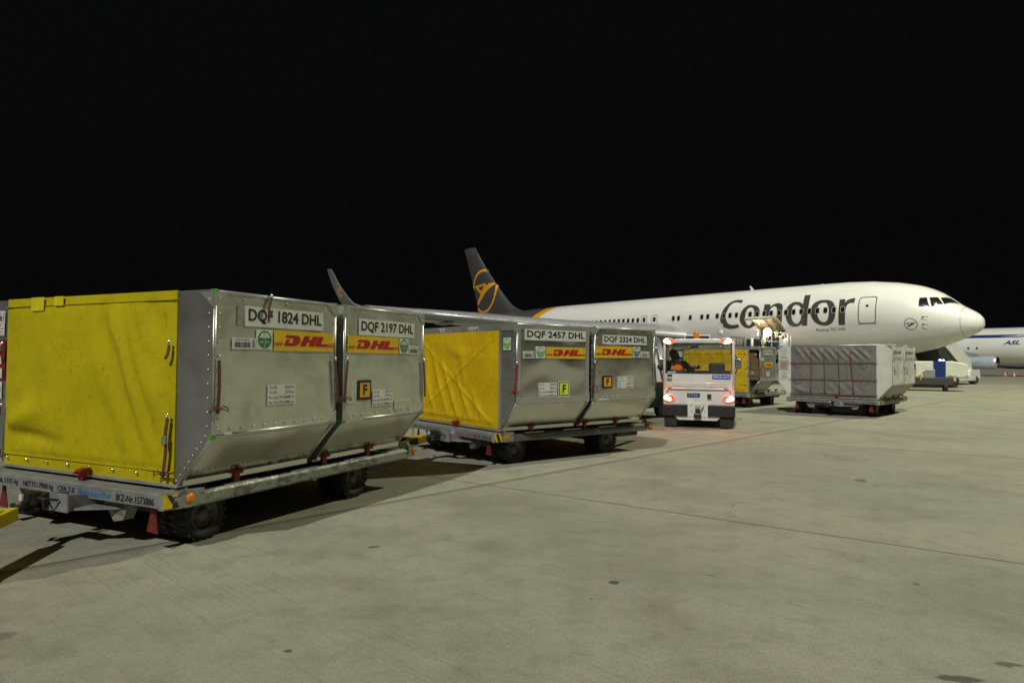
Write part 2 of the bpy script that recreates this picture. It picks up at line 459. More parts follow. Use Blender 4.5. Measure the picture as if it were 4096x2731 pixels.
# ------------------------------------------------------------------ mesh helpers
class MB:
    def __init__(s):
        s.v = []; s.f = []; s.mi = []; s.sm = []
    def add(s, vs, fs, mi=0, smooth=False):
        o = len(s.v)
        s.v += [tuple(x) for x in vs]
        for q in fs:
            s.f.append(tuple(i+o for i in q)); s.mi.append(mi); s.sm.append(smooth)
        return s
    def box(s, x0, y0, z0, x1, y1, z1, mi=0, bev=0.0):
        if bev:
            bm = bmesh.new()
            bmesh.ops.create_cube(bm, size=1)
            for v in bm.verts:
                v.co = Vector(((x0+x1)/2+v.co.x*(x1-x0), (y0+y1)/2+v.co.y*(y1-y0), (z0+z1)/2+v.co.z*(z1-z0)))
            bmesh.ops.bevel(bm, geom=list(bm.edges), offset=bev, segments=2, affect='EDGES', profile=.5)
            bm.verts.ensure_lookup_table()
            s.add([v.co for v in bm.verts], [[v.index for v in q.verts] for q in bm.faces], mi)
            bm.free()
            return s
        return s.add([(x0,y0,z0),(x1,y0,z0),(x1,y1,z0),(x0,y1,z0),(x0,y0,z1),(x1,y0,z1),(x1,y1,z1),(x0,y1,z1)],
                     [(0,3,2,1),(4,5,6,7),(0,1,5,4),(1,2,6,5),(2,3,7,6),(3,0,4,7)], mi)
    def prism(s, poly, axis, a, b, mi=0):
        # poly in the two remaining axes (cyclic order), extruded along axis from a to b
        def P(p, t):
            return {'x': (t, p[0], p[1]), 'y': (p[0], t, p[1]), 'z': (p[0], p[1], t)}[axis]
        n = len(poly)
        return s.add([P(p, a) for p in poly]+[P(p, b) for p in poly],
                     [tuple(range(n))[::-1], tuple(range(n, 2*n))]+[(i, (i+1) % n, n+(i+1) % n, n+i) for i in range(n)], mi)
    def tube(s, pts, r, n=8, mi=0, closed=False, cap=True):
        pts = [Vector(p) for p in pts]
        m = len(pts)
        rs = r if isinstance(r, (list, tuple)) else [r]*m
        vs = []
        up = None
        for i, p in enumerate(pts):
            a = pts[i-1] if (i > 0 or closed) else pts[i]
            b = pts[(i+1) % m] if (i < m-1 or closed) else pts[i]
            d = (b-a).normalized()
            if up is None:
                up = d.orthogonal().normalized()
            up = (up-d*up.dot(d))
            up = up.normalized() if up.length > 1e-5 else d.orthogonal().normalized()
            w = d.cross(up)
            for k in range(n):
                t_ = 2*PI*k/n
                vs.append(p+(up*math.cos(t_)+w*math.sin(t_))*rs[i])
        fs = []
        for i in range(m if closed else m-1):
            j = (i+1) % m
            for k in range(n):
                fs.append((i*n+k, i*n+(k+1) % n, j*n+(k+1) % n, j*n+k))
        s.add(vs, fs, mi, True)
        if cap and not closed:
            o = len(s.v)-len(vs)
            s.f += [tuple(o+k for k in range(n))[::-1], tuple(o+(m-1)*n+k for k in range(n))]
            s.mi += [mi, mi]; s.sm += [False, False]
        return s
    def lathe(s, prof, axis='z', c=(0, 0, 0), n=24, mi=0, smooth=True):
        # prof: (radius, along)
        vs = []
        for (r, a) in prof:
            for k in range(n):
                t_ = 2*PI*k/n
                x, y = r*math.cos(t_), r*math.sin(t_)
                q = {'z': (x, y, a), 'x': (a, x, y), 'y': (x, a, y)}[axis]
                vs.append((c[0]+q[0], c[1]+q[1], c[2]+q[2]))
        fs = []
        for i in range(len(prof)-1):
            for k in range(n):
                fs.append((i*n+k, i*n+(k+1) % n, (i+1)*n+(k+1) % n, (i+1)*n+k))
        return s.add(vs, fs, mi, smooth)
    def dome(s, c, r, d, mi=0, n=6):
        # rivet head: centre c, direction d
        c = Vector(c); d = Vector(d).normalized(); u = d.orthogonal().normalized(); w = d.cross(u)
        vs = [c+(u*math.cos(2*PI*k/n)+w*math.sin(2*PI*k/n))*r for k in range(n)]
        vs += [c+(u*math.cos(2*PI*k/n)+w*math.sin(2*PI*k/n))*r*.6+d*r*.55 for k in range(n)]
        return s.add(vs, [(k, (k+1) % n, n+(k+1) % n, n+k) for k in range(n)]+[tuple(range(n, 2*n))], mi, True)
    def grid(s, fn, nu, nv, mi=0, smooth=True, double=0.0):
        vs = [fn(i/nu, j/nv) for j in range(nv+1) for i in range(nu+1)]
        fs = [(j*(nu+1)+i, j*(nu+1)+i+1, (j+1)*(nu+1)+i+1, (j+1)*(nu+1)+i) for j in range(nv) for i in range(nu)]
        return s.add(vs, fs, mi, smooth)
    def slab(s, O, A, B, t, mi=0):
        # parallelogram O, O+A, O+A+B, O+B with thickness vector t
        O = Vector(O); A = Vector(A); B = Vector(B); t = Vector(t)
        q = [O, O+A, O+A+B, O+B]
        return s.add([*q, *[p+t for p in q]], [(0,3,2,1),(4,5,6,7),(0,1,5,4),(1,2,6,5),(2,3,7,6),(3,0,4,7)], mi)
    def bar(s, p0, p1, w, h, up=(0, 0, 1), mi=0):
        p0 = Vector(p0); p1 = Vector(p1); d = (p1-p0).normalized(); up = Vector(up)
        a = d.cross(up)
        a = a.normalized() if a.length > 1e-4 else d.orthogonal().normalized()
        b = a.cross(d).normalized()
        vs = [p+a*sx*w/2+b*sz*h/2 for p in (p0, p1) for sx, sz in ((-1,-1),(1,-1),(1,1),(-1,1))]
        return s.add(vs, [(0,1,2,3),(7,6,5,4),(0,4,5,1),(1,5,6,2),(2,6,7,3),(3,7,4,0)], mi)
    def mesh(s, name, mats):
        me = bpy.data.meshes.new(name)
        me.from_pydata(s.v, [], s.f)
        for m in mats:
            me.materials.append(M[m])
        me.polygons.foreach_set('material_index', s.mi)
        me.polygons.foreach_set('use_smooth', s.sm)
        me.update()
        return me
    def build(s, name, mats, parent=None, fix=True):
        if isinstance(mats, str):
            mats = [mats]
        me = s.mesh(name, mats)
        if fix:
            bm = bmesh.new(); bm.from_mesh(me)
            bmesh.ops.recalc_face_normals(bm, faces=bm.faces)
            bm.to_mesh(me); bm.free()
        o = bpy.data.objects.new(name, me)
        C.objects.link(o)
        if parent is not None:
            o.parent = parent
        return o

def thing(name, label, cat, loc=(0, 0, 0), rz=0.0, group=None, kind=None):
    o = bpy.data.objects.new(name, None)
    o.empty_display_size = .2
    C.objects.link(o)
    o.location = loc
    o.rotation_euler = (0, 0, rz)
    tag(o, label, cat, group)
    return o
def tag(o, label, cat, group=None):
    o['label'] = label
    o['category'] = cat
    if group:
        o['group'] = group
    return o
def structure(o):
    o['kind'] = 'structure'
    return o
def kids(o):
    return [c for c in bpy.data.objects if c.parent == o]
def copy_tree(o, parent=None):
    c = o.copy()
    C.objects.link(c)
    if parent is not None:
        c.parent = parent
    for ch in kids(o):
        copy_tree(ch, c)
    return c

_tx = {}
def glyphs(body, bold=0.0):
    k = (body, bold)
    if k not in _tx:
        cu = bpy.data.curves.new('t', 'FONT')
        cu.body = body; cu.size = 1.0; cu.offset = bold; cu.resolution_u = 3
        ob = bpy.data.objects.new('t', cu)
        C.objects.link(ob)
        dg = bpy.context.evaluated_depsgraph_get()
        me = bpy.data.meshes.new_from_object(ob.evaluated_get(dg))
        vs = [(v.co.x, v.co.y) for v in me.vertices]
        fs = [tuple(p.vertices) for p in me.polygons]
        bpy.data.objects.remove(ob); bpy.data.curves.remove(cu); bpy.data.meshes.remove(me)
        _tx[k] = (vs, fs)
    return _tx[k]
def loops_mesh(loops):
    # fill closed 2D loops (holes by even-odd) through a 2D curve
    cu = bpy.data.curves.new('l', 'CURVE')
    cu.dimensions = '2D'; cu.fill_mode = 'BOTH'
    for lp in loops:
        sp_ = cu.splines.new('POLY')
        sp_.points.add(len(lp)-1)
        for q, p in zip(sp_.points, lp):
            q.co = (p[0], p[1], 0, 1)
        sp_.use_cyclic_u = True
    ob = bpy.data.objects.new('l', cu)
    C.objects.link(ob)
    dg = bpy.context.evaluated_depsgraph_get()
    me = bpy.data.meshes.new_from_object(ob.evaluated_get(dg))
    vs = [(v.co.x, v.co.y) for v in me.vertices]
    fs = [tuple(p.vertices) for p in me.polygons]
    bpy.data.objects.remove(ob); bpy.data.curves.remove(cu); bpy.data.meshes.remove(me)
    return vs, fs

class Plane:
    """a flat place for signs: origin, right, up, outward normal"""
    def __init__(s, O, Rt, Up):
        s.O = Vector(O); s.R = Vector(Rt).normalized(); s.U = Vector(Up).normalized(); s.N = s.R.cross(s.U)
    def p(s, x, y, d=0.0):
        return s.O+s.R*x+s.U*y+s.N*d
    def poly(s, mb, pts, d, mi=0, back=True):
        n = len(pts)
        return mb.add([s.p(x, y, d) for x, y in pts], [tuple(range(n))], mi)
    def rect(s, mb, x0, y0, x1, y1, d, mi=0, th=.003):
        q = [(x0, y0), (x1, y0), (x1, y1), (x0, y1)]
        vs = [s.p(x, y, d) for x, y in q]+[s.p(x, y, d+th) for x, y in q]
        return mb.add(vs, [(3,2,1,0),(4,5,6,7),(0,1,5,4),(1,2,6,5),(2,3,7,6),(3,0,4,7)], mi)
    def text(s, mb, body, x0, y0, x1, y1, d, mi=0, bold=0.0):
        vs, fs = glyphs(body, bold)
        if not vs:
            return
        ax = min(v[0] for v in vs); bx = max(v[0] for v in vs)
        ay = min(v[1] for v in vs); by = max(v[1] for v in vs)
        mb.add([s.p(x0+(x-ax)/(bx-ax)*(x1-x0), y0+(y-ay)/(by-ay)*(y1-y0), d) for x, y in vs], fs, mi)
    def ring(s, mb, cx, cy, r0, r1, d, mi=0, n=28, sx=1.0):
        vs = []
        for k in range(n):
            a = 2*PI*k/n
            vs.append(s.p(cx+r0*sx*math.cos(a), cy+r0*math.sin(a), d)); vs.append(s.p(cx+r1*sx*math.cos(a), cy+r1*math.sin(a), d))
        mb.add(vs, [(2*k, 2*k+1, 2*((k+1) % n)+1, 2*((k+1) % n)) for k in range(n)], mi)
    def disc(s, mb, cx, cy, r, d, mi=0, n=28, sx=1.0, a0=0.0, a1=2*PI):
        full = abs(a1-a0-2*PI) < 1e-6
        m = n if full else n+1
        vs = [s.p(cx+r*sx*math.cos(a0+(a1-a0)*k/n), cy+r*math.sin(a0+(a1-a0)*k/n), d) for k in range(m)]
        mb.add(vs, [tuple(range(m))], mi)

# ------------------------------------------------------------------ signs used on the containers
def id_plate(pl, par, x0, y0, x1, y1, text, d=.006, faded=False):
    a = MB(); pl.rect(a, x0, y0, x1, y1, d)
    o = a.build('id_plate', 'white_label', par)
    b = MB(); w = x1-x0; h = y1-y0
    pl.text(b, text, x0+.035*w, y0+.15*h, x1-.025*w, y1-.13*h, d+.005, bold=.026)
    b.build('lettering', 'faded_letter' if faded else 'black_letter', o, fix=False)
DH = [[(.15,.245),(.32,.245),(.375,.30),(.405,.43),(.415,.64),(.395,.73),(.36,.78),(.195,.78),(.17,.64),(.305,.64),(.288,.385),(.215,.385),(.25,.57),(.195,.57)],
      [(.405,.245),(.50,.245),(.530,.45),(.580,.45),(.550,.245),(.645,.245),(.725,.78),(.63,.78),(.598,.58),(.549,.58),(.58,.78),(.485,.78)],
      [(.655,.245),(.875,.245),(.90,.395),(.765,.395),(.825,.78),(.735,.78)]]
def logo_panel(pl, par, x0, y0, x1, y1, d=.006):
    a = MB(); pl.rect(a, x0, y0, x1, y1, d)
    o = a.build('logo_panel', 'logo_yellow', par)
    b = MB(); w = x1-x0; h = y1-y0
    for lp in DH:
        vs, fs = loops_mesh([lp])
        b.add([pl.p(x0+x*w, y0+y*h, d+.005) for x, y in vs], fs)
    for k in range(3):
        yy = .25+.062*k
        pl.poly(b, [(x0, y0+yy*h), (x0+(.125+.008*k)*w, y0+yy*h), (x0+(.132+.008*k)*w, y0+(yy+.03)*h), (x0, y0+(yy+.03)*h)], d+.005)
        pl.poly(b, [(x0+(.875+.008*k)*w, y0+yy*h), (x1, y0+yy*h), (x1, y0+(yy+.03)*h), (x0+(.882+.008*k)*w, y0+(yy+.03)*h)], d+.005)
    b.build('lettering', 'logo_red', o, fix=False)
def umbrella_sign(pl, par, x0, y0, x1, y1, green, d=.006):
    a = MB(); pl.rect(a, x0, y0, x1, y1, d)
    o = a.build('umbrella_sign', 'white_label', par)
    b = MB(); cx = (x0+x1)/2; cy = (y0+y1)/2; r = min((x1-x0), (y1-y0))*.45
    pl.disc(b, cx, cy, r, d+.004, 0)
    # white canopy, ribs, handle
    pl.disc(b, cx, cy, r*.80, d+.006, 1, 16, 1.0, 0.0, PI)
    for k in (-.55, 0, .55):
        pl.poly(b, [(cx+k*r-.02*r, cy), (cx+k*r+.02*r, cy), (cx+.02*r, cy+.8*r), (cx-.02*r, cy+.8*r)], d+.008, 0)
    for k in (-.6, -.2, .2, .6):
        pl.disc(b, cx+k*r, cy, .19*r, d+.0075, 0, 8, 1.0, 0.0, PI)
    pl.poly(b, [(cx-.035*r, cy-.78*r), (cx+.035*r, cy-.78*r), (cx+.035*r, cy+.8*r), (cx-.035*r, cy+.8*r)], d+.009, 1)
    pl.poly(b, [(cx-.2*r, cy-.84*r), (cx+.03*r, cy-.84*r), (cx+.03*r, cy-.74*r), (cx-.2*r, cy-.74*r)], d+.009, 1)
    pl.text(b, 'ULD', cx-.78*r, cy-.42*r, cx-.14*r, cy-.12*r, d+.007, 1, .01)
    pl.text(b, 'OK', cx+.16*r, cy-.42*r, cx+.70*r, cy-.12*r, d+.007, 1, .01)
    b.build('emblem', [green, 'white_label'], o, fix=False)
def barcode_label(pl, par, x0, y0, x1, y1, text, d=.006):
    a = MB(); pl.rect(a, x0, y0, x1, y1, d)
    o = a.build('barcode_label', 'white_label', par)
    b = MB(); w = x1-x0; h = y1-y0
    rnd = random.Random(text)
    x = .09
    while x < .78:
        bw = rnd.choice((.008, .012, .02))
        pl.poly(b, [(x0+x*w, y0+.14*h), (x0+(x+bw)*w, y0+.14*h), (x0+(x+bw)*w, y0+.62*h), (x0+x*w, y0+.62*h)], d+.0045)
        x += bw+rnd.choice((.008, .012, .018))
    y = .14
    while y < .86:
        bw = rnd.choice((.02, .03))
        pl.poly(b, [(x0+.85*w, y0+y*h), (x0+.94*w, y0+y*h), (x0+.94*w, y0+(y+bw)*h), (x0+.85*w, y0+(y+bw)*h)], d+.0045)
        y += bw+rnd.choice((.02, .035))
    pl.text(b, text, x0+.14*w, y0+.70*h, x0+.72*w, y0+.87*h, d+.0045)
    b.build('bars', 'black_letter', o, fix=False)
def weight_label(pl, par, x0, y0, x1, y1, rows, d=.006, tilt=0.0):
    p2 = Plane(pl.p(x0, y0), pl.R*math.cos(tilt)+pl.U*math.sin(tilt), pl.U*math.cos(tilt)-pl.R*math.sin(tilt))
    w = x1-x0; h = y1-y0
    a = MB(); p2.rect(a, 0, 0, w, h, d)
    o = a.build('weight_label', 'white_label', par)
    b = MB(); n = len(rows)
    for i, (l, v, u) in enumerate(rows):
        yb = h*(1-(i+.82)/n); yt = h*(1-(i+.26)/n)
        p2.text(b, l, .03*w, yb, (.03+.034*len(l))*w, yt, d+.005)
        p2.text(b, v, (.80-.065*len(v))*w, yb, .80*w, yt, d+.005, 0, .006)
        p2.text(b, u, .84*w, yb, .96*w, yt, d+.005)
    b.build('lettering', 'black_letter', o, fix=False)
def letter_sign(pl, par, x0, y0, x1, y1, face, border, d=.006):
    w = x1-x0; h = y1-y0; k = .085*w
    a = MB(); pl.rect(a, x0, y0, x1, y1, d)
    o = a.build('letter_sign', border, par)
    b = MB()
    if border != 'black_letter':
        pl.rect(b, x0+k*.8, y0+k*.8, x1-k*.8, y1-k*.8, d+.0035, 1, .001)
    pl.rect(b, x0+k*1.5, y0+k*1.5, x1-k*1.5, y1-k*1.5, d+.006, 0, .001)
    b.build('sign_face', [face, 'black_letter'], o)
    c = MB(); pl.text(c, 'F', x0+.36*w, y0+.24*h, x0+.66*w, y1-.22*h, d+.0095, 0, .03)
    c.build('lettering', 'black_letter', o, fix=False)
def paper_label(pl, par, x0, y0, x1, y1, lines=4, d=.006, seed=1, mat='white_label', tilt=0.0):
    # shipping paper: nothing legible in the photograph, only grey print rows
    p2 = Plane(pl.p(x0, y0), pl.R*math.cos(tilt)+pl.U*math.sin(tilt), pl.U*math.cos(tilt)-pl.R*math.sin(tilt))
    w = x1-x0; h = y1-y0
    a = MB(); p2.rect(a, 0, 0, w, h, d)
    o = a.build('paper_label', mat, par)
    rnd = random.Random(seed); b = MB()
    for i in range(lines):
        y = h*(1-(i+.75)/lines); x = .1
        while x < .85:
            l = rnd.uniform(.03, .12)
            p2.poly(b, [(x*w, y), ((x+l)*w, y), ((x+l)*w, y+h*.34/lines), (x*w, y+h*.34/lines)], d+.0045)
            x += l+rnd.uniform(.02, .08)
    b.build('print_rows', 'faded_letter', o, fix=False)
def strap(par, pts, w, mat, nrm, bow=False, buckle=True, th=.006):
    mb = MB(); nrm = Vector(nrm)
    pts = [Vector(p) for p in pts]
    n = len(pts)
    L_ = []
    for i, p in enumerate(pts):
        d = (pts[min(i+1, n-1)]-pts[max(i-1, 0)]).normalized()
        a = d.cross(nrm).normalized()*w/2
        L_ += [p-a, p+a, p+a+nrm*th, p-a+nrm*th]
    fs = []
    for i in range(n-1):
        for k in range(4):
            fs.append((4*i+k, 4*i+(k+1) % 4, 4*i+4+(k+1) % 4, 4*i+4+k))
    fs += [(3, 2, 1, 0), (4*n-4, 4*n-3, 4*n-2, 4*n-1)]
    mb.add(L_, fs)
    if bow:
        q = pts[-1]+Vector((0, 0, .035)); sd = Vector((0, 0, 1)).cross(nrm).normalized()
        for sg in (-1, 1):
            loop = [q+nrm*.01, q+sd*sg*.045+Vector((0, 0, .028))+nrm*.02, q+sd*sg*.085+Vector((0, 0, .012))+nrm*.02, q+sd*sg*.09+Vector((0, 0, -.02))+nrm*.018, q+sd*sg*.05+Vector((0, 0, .002))+nrm*.014, q+nrm*.01]
            mb.tube(loop, .0055, 5)
        mb.box(q.x-.014, q.y-.014, q.z-.014, q.x+.014, q.y+.014, q.z+.014, 0, .004)
    o = mb.build('strap', mat, par)
    if buckle:
        b = MB(); t = pts[0]
        b.tube([t+nrm*.008+Vector((0, 0, .0)), t+nrm*.016+Vector((0, 0, .018)), t+nrm*.008+Vector((0, 0, .034))], .009, 6)
        b.dome(t+nrm*.004+Vector((0, 0, .03)), .016, nrm)
        b.build('buckle', 'chrome', o)
    return o

# ------------------------------------------------------------------ containers
T, B, H, ZK, D, GAP, BC = 1.63, 1.25, 1.626, .442, 1.4835, .1085, 1.216
PROF = [(-B, 0), (B, 0), (T, ZK), (T, H), (-T, H), (-T, ZK)]
def ridge(x, z, a, b, w, amp, taper=True):
    ax, az = a; bx, bz = b
    dx, dz = bx-ax, bz-az
    L2 = dx*dx+dz*dz
    t_ = max(0, min(1, ((x-ax)*dx+(z-az)*dz)/L2))
    d = math.hypot(x-ax-dx*t_, z-az-dz*t_)
    e = math.sin(PI*(t_*.8+.1)) if taper else 1
    return amp*e*math.exp(-(d/w)**2)
def curtain(par, folds, mat, x0=-BC, x1=BC, z0=.03, z1=H+.004, y=-.012, hem=True, sag=.02, seams=(), name='curtain', gain=1.7):
    mb = MB()
    def f(u, v):
        x = x0+(x1-x0)*u; z = z0+(z1-z0)*v
        e = min(1, min(u, 1-u)*14)*min(1, min(v, 1-v)*10)
        dy = sum(ridge(x, z, *k) for k in folds)*e*gain
        dy += e*.006*math.sin(x*3.1+1.3*z)*math.cos(z*4.3-x)
        dy += .012*e
        return (x, y-dy, z)
    mb.grid(f, 96, 72)
    def edge(pts):
        return pts
    # rim that closes the cloth's thickness back to the frame
    mb.box(x0-.002, y+.001, z0, x0+.012, y+.010, z1); mb.box(x1-.012, y+.001, z0, x1+.002, y+.010, z1)
    o = mb.build(name, mat, par, fix=False)
    return o
def container_shell(par, style, right_mat, rivets=True, soft=False):
    fr = MB()
    r = .020
    # edge tubes: four long edges of each end profile + the lengthwise edges
    for y in (r, D-r):
        for a, b in zip(PROF, PROF[1:]+PROF[:1]):
            if a[1] == 0 and b[1] == 0:
                continue
            ia = [(c[0]-math.copysign(r*.7, c[0]), y, c[1]+(r if c[1] < .1 else (-r if c[1] > 1 else 0))) for c in (a, b)]
            fr.tube(ia, r, 8)
    for c in PROF:
        if c[1] == 0:
            continue
        x = c[0]-math.copysign(r*.7, c[0]); z = c[1]+(-r if c[1] > 1 else 0)
        fr.tube([(x, r, z), (x, D-r, z)], r, 8)
    g = .17 if style == 'smooth' else .15
    sx = 1
    for sx in (-1, 1):
        xo = sx*(T+.001)
        # corner gussets on the side wall and on the front
        def G(pts, y=None):
            if y is None:
                fr.prism(pts, 'x', xo-sx*.004, xo+sx*.006)
            else:
                fr.prism(pts, 'y', y-.003, y+.006)
        if not soft:
            G([(0, H-.02), (0, H-g), (g, H-.02)]); G([(D, H-.02), (D-g, H-.02), (D, H-g)])
            G([(0, ZK+.01), (g*.8, ZK+.01), (0, ZK+g*.8)]); G([(D, ZK+.01), (D, ZK+g*.8), (D-g*.8, ZK+.01)])
        G([(sx*T, H-.02), (sx*T, H-g), (sx*(T-g), H-.02)], -.004)
    if style == 'smooth':
        # wide riveted edge strips and a header beam over the curtain
        for sx in (-1, 1):
            xo = sx*(T+.002)
            fr.prism([(.02, ZK), (.075, ZK), (.075, H-.02), (.02, H-.02)], 'x', xo-sx*.004, xo+sx*.007)
            fr.prism([(D-.075, ZK), (D-.02, ZK), (D-.02, H-.02), (D-.075, H-.02)], 'x', xo-sx*.004, xo+sx*.007)
            fr.prism([(.075, H-.10), (D-.075, H-.10), (D-.075, H-.02), (.075, H-.02)], 'x', xo-sx*.004, xo+sx*.0065)
            fr.prism([(.075, ZK-.012), (D-.075, ZK-.012), (D-.075, ZK+.075), (.075, ZK+.075)], 'x', xo-sx*.004, xo+sx*.012)
        fr.box(-T+.04, -.012, H-.11, T-.04, .004, H-.002)
        for sx in (-1, 1):
            fr.box(sx*1.232-.026, -.010, .05, sx*1.232+.026, .004, H-.11)
    fr.box(-B-.012, -.020, 0.0, B+.012, D+.012, .030, 0, .006)
    if rivets:
        n = 11
        for sx in (1,):
            for k in range(n+1):
                y = .06+(D-.12)*k/n
                fr.dome((sx*(T+.003), y, ZK+.05), .011, (sx, 0, 0)); 
                if k % 2 == 0:
                    fr.dome((sx*(T+.003), y, H-.06), .009, (sx, 0, 0))
            for k in range(10):
                z = ZK+.08+(H-ZK-.16)*k/9
                for y in (.055, D-.05):
                    fr.dome((sx*(T+.003), y, z), .010, (sx, 0, 0))
                fr.dome((sx*(T-.045), -.006, z), .009, (0, -1, 0))
            for k in range(8):
                t_ = (k+.5)/8
                fr.dome((sx*(B+(T-B)*t_-.035), -.006, ZK*t_+.03), .009, (0, -1, 0))
            for k in range(24):
                y = .06+(D-.12)*k/23
                nz = Vector((ZK, 0, -(T-B))).normalized()
                fr.dome(Vector((B+.10, y, .10*ZK/(T-B)))+nz*.003, .009, nz)
    fr.build('frame', 'frame_aluminium', par)
    # roof, back, left side, floor
    sh = MB()
    sh.box(-T+.01, .01, H-.012, T-.01, D-.01, H-.004)
    sh.build('roof_panel', right_mat if not soft else 'white_board', par)
    bk = MB(); bk.prism([(x*.995, z*.995+.003) for x, z in PROF], 'y', D-.012, D-.004)
    bk.build('back_panel', right_mat if not soft else 'white_board', par)
def side_panel(par, sx, mat, dents=(), amp=.004, soft=False, seed=0, hi=0):
    mb = MB()
    rnd = random.Random(seed)
    ph = [(rnd.uniform(2, 5), rnd.uniform(2, 5), rnd.uniform(0, 6), rnd.uniform(.4, 1)) for _ in range(5)]
    def f(u, v):
        y = .012+(D-.024)*u; z = ZK+(H-ZK-.02)*v
        e = min(1, min(u, 1-u)*8)*min(1, min(v, 1-v)*8)
        d = sum(a*math.sin(kx*y*2+p)*math.cos(kz*z*1.6+p*1.7) for kx, kz, p, a in ph)*amp*e
        d += sum(ridge(y, z, *k) for k in dents)*e
        return (sx*(T-.004+d*.6), y, z)
    mb.grid(f, 40, 32)
    o = mb.build('side_panel', mat, par, fix=False)
    return o
def slope_panel(par, sx, mat):
    mb = MB()
    def f(u, v):
        y = .012+(D-.024)*u
        return (sx*(B+(T-B)*v-.003+.004*math.sin(u*5)*math.sin(v*3.1)), y, ZK*v+.012)
    mb.grid(f, 20, 12)
    mb.prism([(.02, .015), (D-.02, .015), (D-.02, .075), (.02, .075)], 'x', sx*(B+.0), sx*(B+.018+.02))
    mb.build('slope_panel', mat, par, fix=False)
def wing_panel(par, sx, mat, inner=BC, y=0.0, seed=1):
    mb = MB()
    # front face beside the curtain: polygon (inner,0)-(B,0)-(T,ZK)-(T,H)-(inner,H), slightly dished
    xs = [inner+(T-.006-inner)*i/10 for i in range(11)]
    rows = 24
    vs = []; fs = []
    for j in range(rows+1):
        for i, x in enumerate(xs):
            zlo = 0.02 if x <= B else (x-B)/(T-B)*ZK+.012
            z = zlo+(H-.006-zlo)*j/rows
            e = math.sin(PI*i/10)*math.sin(PI*j/rows)
            vs.append((sx*x, y+.004*e*math.sin(z*4+seed), z))
    for j in range(rows):
        for i in range(10):
            fs.append((j*11+i, j*11+i+1, (j+1)*11+i+1, (j+1)*11+i))
    mb.add(vs, fs, 0, True)
    return mb.build('wing_panel', mat, par, fix=False)
def corner_caps(par, mat='corner_green'):
    for sx in (-1, 1):
        for y in (.02, D-.02):
            for z in (H-.02, ZK):
                if z < 1 and y > D/2 and sx < 0:
                    continue
                m = MB(); x = sx*(T-.016)
                m.box(x-.022, y-.024, z-.024, x+.021, y+.024, z+.022, 0, .005)
                m.build('corner_cap', mat, par)
def right_plane():
    return Plane((T, 0, 0), (0, 1, 0), (0, 0, 1))
def front_plane(y=0.0):
    return Plane((0, y, 0), (1, 0, 0), (0, 0, 1))
TARE = [('Tare Wt.:', '123', 'Kg.'), ('Tare Wt.:', '271', 'Lbs.'), ('Max. Gross Wt.:', '2449', 'Kg.'), ('Max. Gross Wt.:', '5400', 'Lbs.')]
TARE3 = [('Tare Wt:', '133', 'Kg'), ('Tare Wt:', '294', 'Lbs'), ('Max. Gross Wt.:', '2449', 'Kg'), ('Max. Gross Wt.:', '5400', 'Lbs')]
TARE4 = [('Tare Wt.:', '123', 'Kg'), ('Tare Wt.:', '271', 'Lbs'), ('MOGM:', '2449', 'Kg'), ('MOGM:', '5400', 'Lbs')]
def pose(i, v):
    x, y, th = [(-3.8709, 6.055, -.44567), (-.9306, 11.0521, -.9129), (7.345, 24.1028, -.72654), (9.819, 20.4339, -.72883)][i]
    return (x-v*math.sin(th), y+v*math.cos(th), .52), th
GC = 'aluminium air cargo containers riding on the dollies'
def new_container(i, v, label):
    loc, th = pose(i, v)
    return thing('cargo_container', label, 'cargo container', loc, th, GC)
xr = T+.012
# 1: DQF 1824, nearest, yellow curtain
c1 = new_container(0, 0, 'aluminium container with lemon yellow curtain and two yellow tape patches, on the nearest dolly')
container_shell(c1, 'worn', 'worn_aluminium')
side_panel(c1, 1, 'worn_aluminium', [((.4, .8), (1.1, 1.0), .25, -.006)], .0035, seed=1)
side_panel(c1, -1, 'worn_aluminium', seed=2)
slope_panel(c1, 1, 'slope_aluminium'); slope_panel(c1, -1, 'smooth_aluminium')
wing_panel(c1, 1, 'smooth_aluminium'); lw = wing_panel(c1, -1, 'smooth_aluminium')
corner_caps(c1)
curtain(c1, [((.45, 1.45), (.95, .30), .07, .035), ((.60, 1.5), (1.1, .45), .09, .03), ((.20, 1.1), (.75, .25), .12, .018), ((-1.2, .40), (-.55, .60), .13, .04),
             ((-1.15, .36), (-.3, .28), .06, -.02), ((-.6, 1.3), (-.3, .3), .25, .012), ((-1.1, .14), (1.1, .14), .02, -.006, False), ((.4, 1.55), (.5, 1.2), .08, .02), ((.75, 1.55), (.95, 1.1), .08, .024),
             ((-.9, 1.2), (.5, .9), .3, .012)], 'lemon_tarp', gain=1.8)
for k in range(8):
    ht = MB(); ht.dome((-1.13+k*.318, -.036, .095), .014, (0, -1, 0)); ht.build('curtain_stud', 'chrome', c1)
ht = MB(); ht.box(-BC, -.030, .128, BC, -.014, .133); ht.build('bottom_hem', 'lemon_tarp', c1)
ht = MB(); ht.box(-BC, -.032, H-.075, BC, -.012, H-.071); ht.build('top_hem', 'lemon_tarp', c1)
for (x0, z0, x1, z1) in ((-.784, 1.505, -.585, 1.632), (-.424, 1.545, -.285, 1.631)):
    m = MB(); m.box(x0, -.040, z0, x1, -.034, z1); o = m.build('tape_patch', 'tape_yellow', c1)
pl = right_plane()
id_plate(pl, c1, .314, 1.343, 1.272, 1.517, 'DQF 1824 DHL')
barcode_label(pl, c1, .185, 1.148, .432, 1.243, 'DQF1824DHL')
umbrella_sign(pl, c1, .440, 1.150, .622, 1.322, 'sign_green')
logo_panel(pl, c1, .640, 1.142, 1.427, 1.324)
weight_label(pl, c1, .580, .662, .914, .840, TARE, tilt=-.01)
